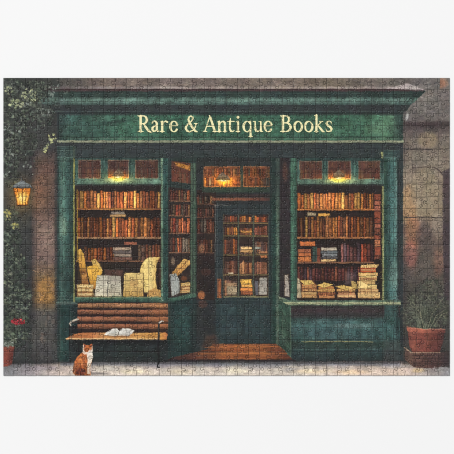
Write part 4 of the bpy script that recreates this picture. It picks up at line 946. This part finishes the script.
# books: the hundred largest stay single parts, the rest become one
cnt = np.bincount(fid.ravel(), minlength=len(REG))
bks = [k for k, r in enumerate(REG) if r[0] == 'book' and cnt[k] > 0]
bks.sort(key=lambda k: -cnt[k])
rest = reg('small_books', None, 'printed rows of small dull books deep in the shop')
remap = np.arange(len(REG))
for k in bks[95:]: remap[k] = rest
for k, (n, p, l) in enumerate(REG):
    if cnt[k:k + 1].sum() < 14 and k != rest and p is not None and not any(r[1] == k for r in REG): remap[k] = p if remap[k] == k else remap[k]
fid = remap[fid].ravel()
VX = (GX - CX) * U; VY = (CY - GY) * U
co_all = np.stack([VX.ravel(), VY.ravel(), Z.ravel()], 1)
ink_all = (srgb_lin(canvas) * 1.02).reshape(-1, 3)
a = (np.arange(NY)[:, None] * W + np.arange(NX)[None, :]).ravel()
quads_all = np.stack([a, a + W, a + W + 1, a + 1], 1)
order = np.argsort(fid, kind='stable'); sf = fid[order]
starts = np.searchsorted(sf, np.arange(len(REG))); ends = np.searchsorted(sf, np.arange(len(REG)), side='right')
objs = {}
def build(k):
    if k in objs: return objs[k]
    n, p, l = REG[k]
    par = root if p is None else build(p)
    q = quads_all[order[starts[k]:ends[k]]]
    if len(q) == 0:
        if not any(r[1] == k for r in REG): return None
        o = bpy.data.objects.new(n, None); COL.objects.link(o); o.parent = par
    else:
        uq, inv = np.unique(q, return_inverse=True)
        o = mesh_obj(n, co_all[uq], inv.reshape(-1, 4), pm, par, ink_all[uq])
    if l: o['label'] = l
    if n == 'small_books': o['kind'] = 'stuff'
    objs[k] = o; return o
for k in range(len(REG)):
    if starts[k] < ends[k]: build(k)
# card body under the print: side walls following the printed rim, and the underside
rim = np.concatenate([a_ for a_ in (np.arange(W), np.arange(1, H) * W + W - 1, (H - 1) * W + np.arange(W - 2, -1, -1), np.arange(H - 2, 0, -1) * W)])
top = co_all[rim]; bot = top.copy(); bot[:, 2] = 0.00002
n = len(rim); co = np.concatenate([top, bot]); i = np.arange(n); j = (i + 1) % n
qs = np.stack([i, j, j + n, i + n], 1)
cb = [((x - CX) * U, (CY - y) * U, 0.00002) for x, y in ((X0, Y0), (X1, Y0), (X1, Y1), (X0, Y1))]
co = np.concatenate([co, np.array(cb)]); qs = np.concatenate([qs, np.array([[2 * n, 2 * n + 1, 2 * n + 2, 2 * n + 3]])])
mesh_obj('card_backing', co, qs, cm, root).data.shade_flat()

# table: a thick white board
s_ = 3.0
co = np.array([(-s_, -s_, 0), (s_, -s_, 0), (s_, s_, 0), (-s_, s_, 0), (-s_, -s_, -.04), (s_, -s_, -.04), (s_, s_, -.04), (-s_, s_, -.04)], float)
qs = np.array([(0, 1, 2, 3), (7, 6, 5, 4), (0, 4, 5, 1), (1, 5, 6, 2), (2, 6, 7, 3), (3, 7, 4, 0)])
tb = mesh_obj('white_tabletop', co, qs, tm); tb.data.shade_flat(); tb['kind'] = 'structure'; tb['label'] = 'plain white surface under the puzzle'

# ------------------------------------------------------------------ light and camera
wd = bpy.data.worlds.new('World'); SC.world = wd; wd.use_nodes = True
wd.node_tree.nodes['Background'].inputs[0].default_value = (1, 1, 1, 1); wd.node_tree.nodes['Background'].inputs[1].default_value = .50
def area(name, loc, size, power):
    l = bpy.data.lights.new(name, 'AREA'); l.shape = 'SQUARE'; l.size = size; l.energy = power; l.color = (1, .999, .998)
    o = bpy.data.objects.new(name, l); COL.objects.link(o); o.location = loc
    from mathutils import Vector
    o.rotation_euler = (-Vector(loc)).to_track_quat('-Z', 'Y').to_euler()
area('softbox', (-15, 17, 20), 4.5, 7600)
cam = bpy.data.cameras.new('Camera'); co_ = bpy.data.objects.new('Camera', cam); COL.objects.link(co_)
co_.location = (0, 0, 2.2); cam.sensor_width = 36
cam.lens = 36 * (2.2 - THICK) / (454 * U); cam.clip_end = 50; cam.clip_start = .05
SC.camera = co_
SC.view_settings.view_transform = 'Standard'; SC.view_settings.look = 'None'; SC.view_settings.exposure = 0; SC.view_settings.gamma = 1
SC.cycles.max_bounces = 4
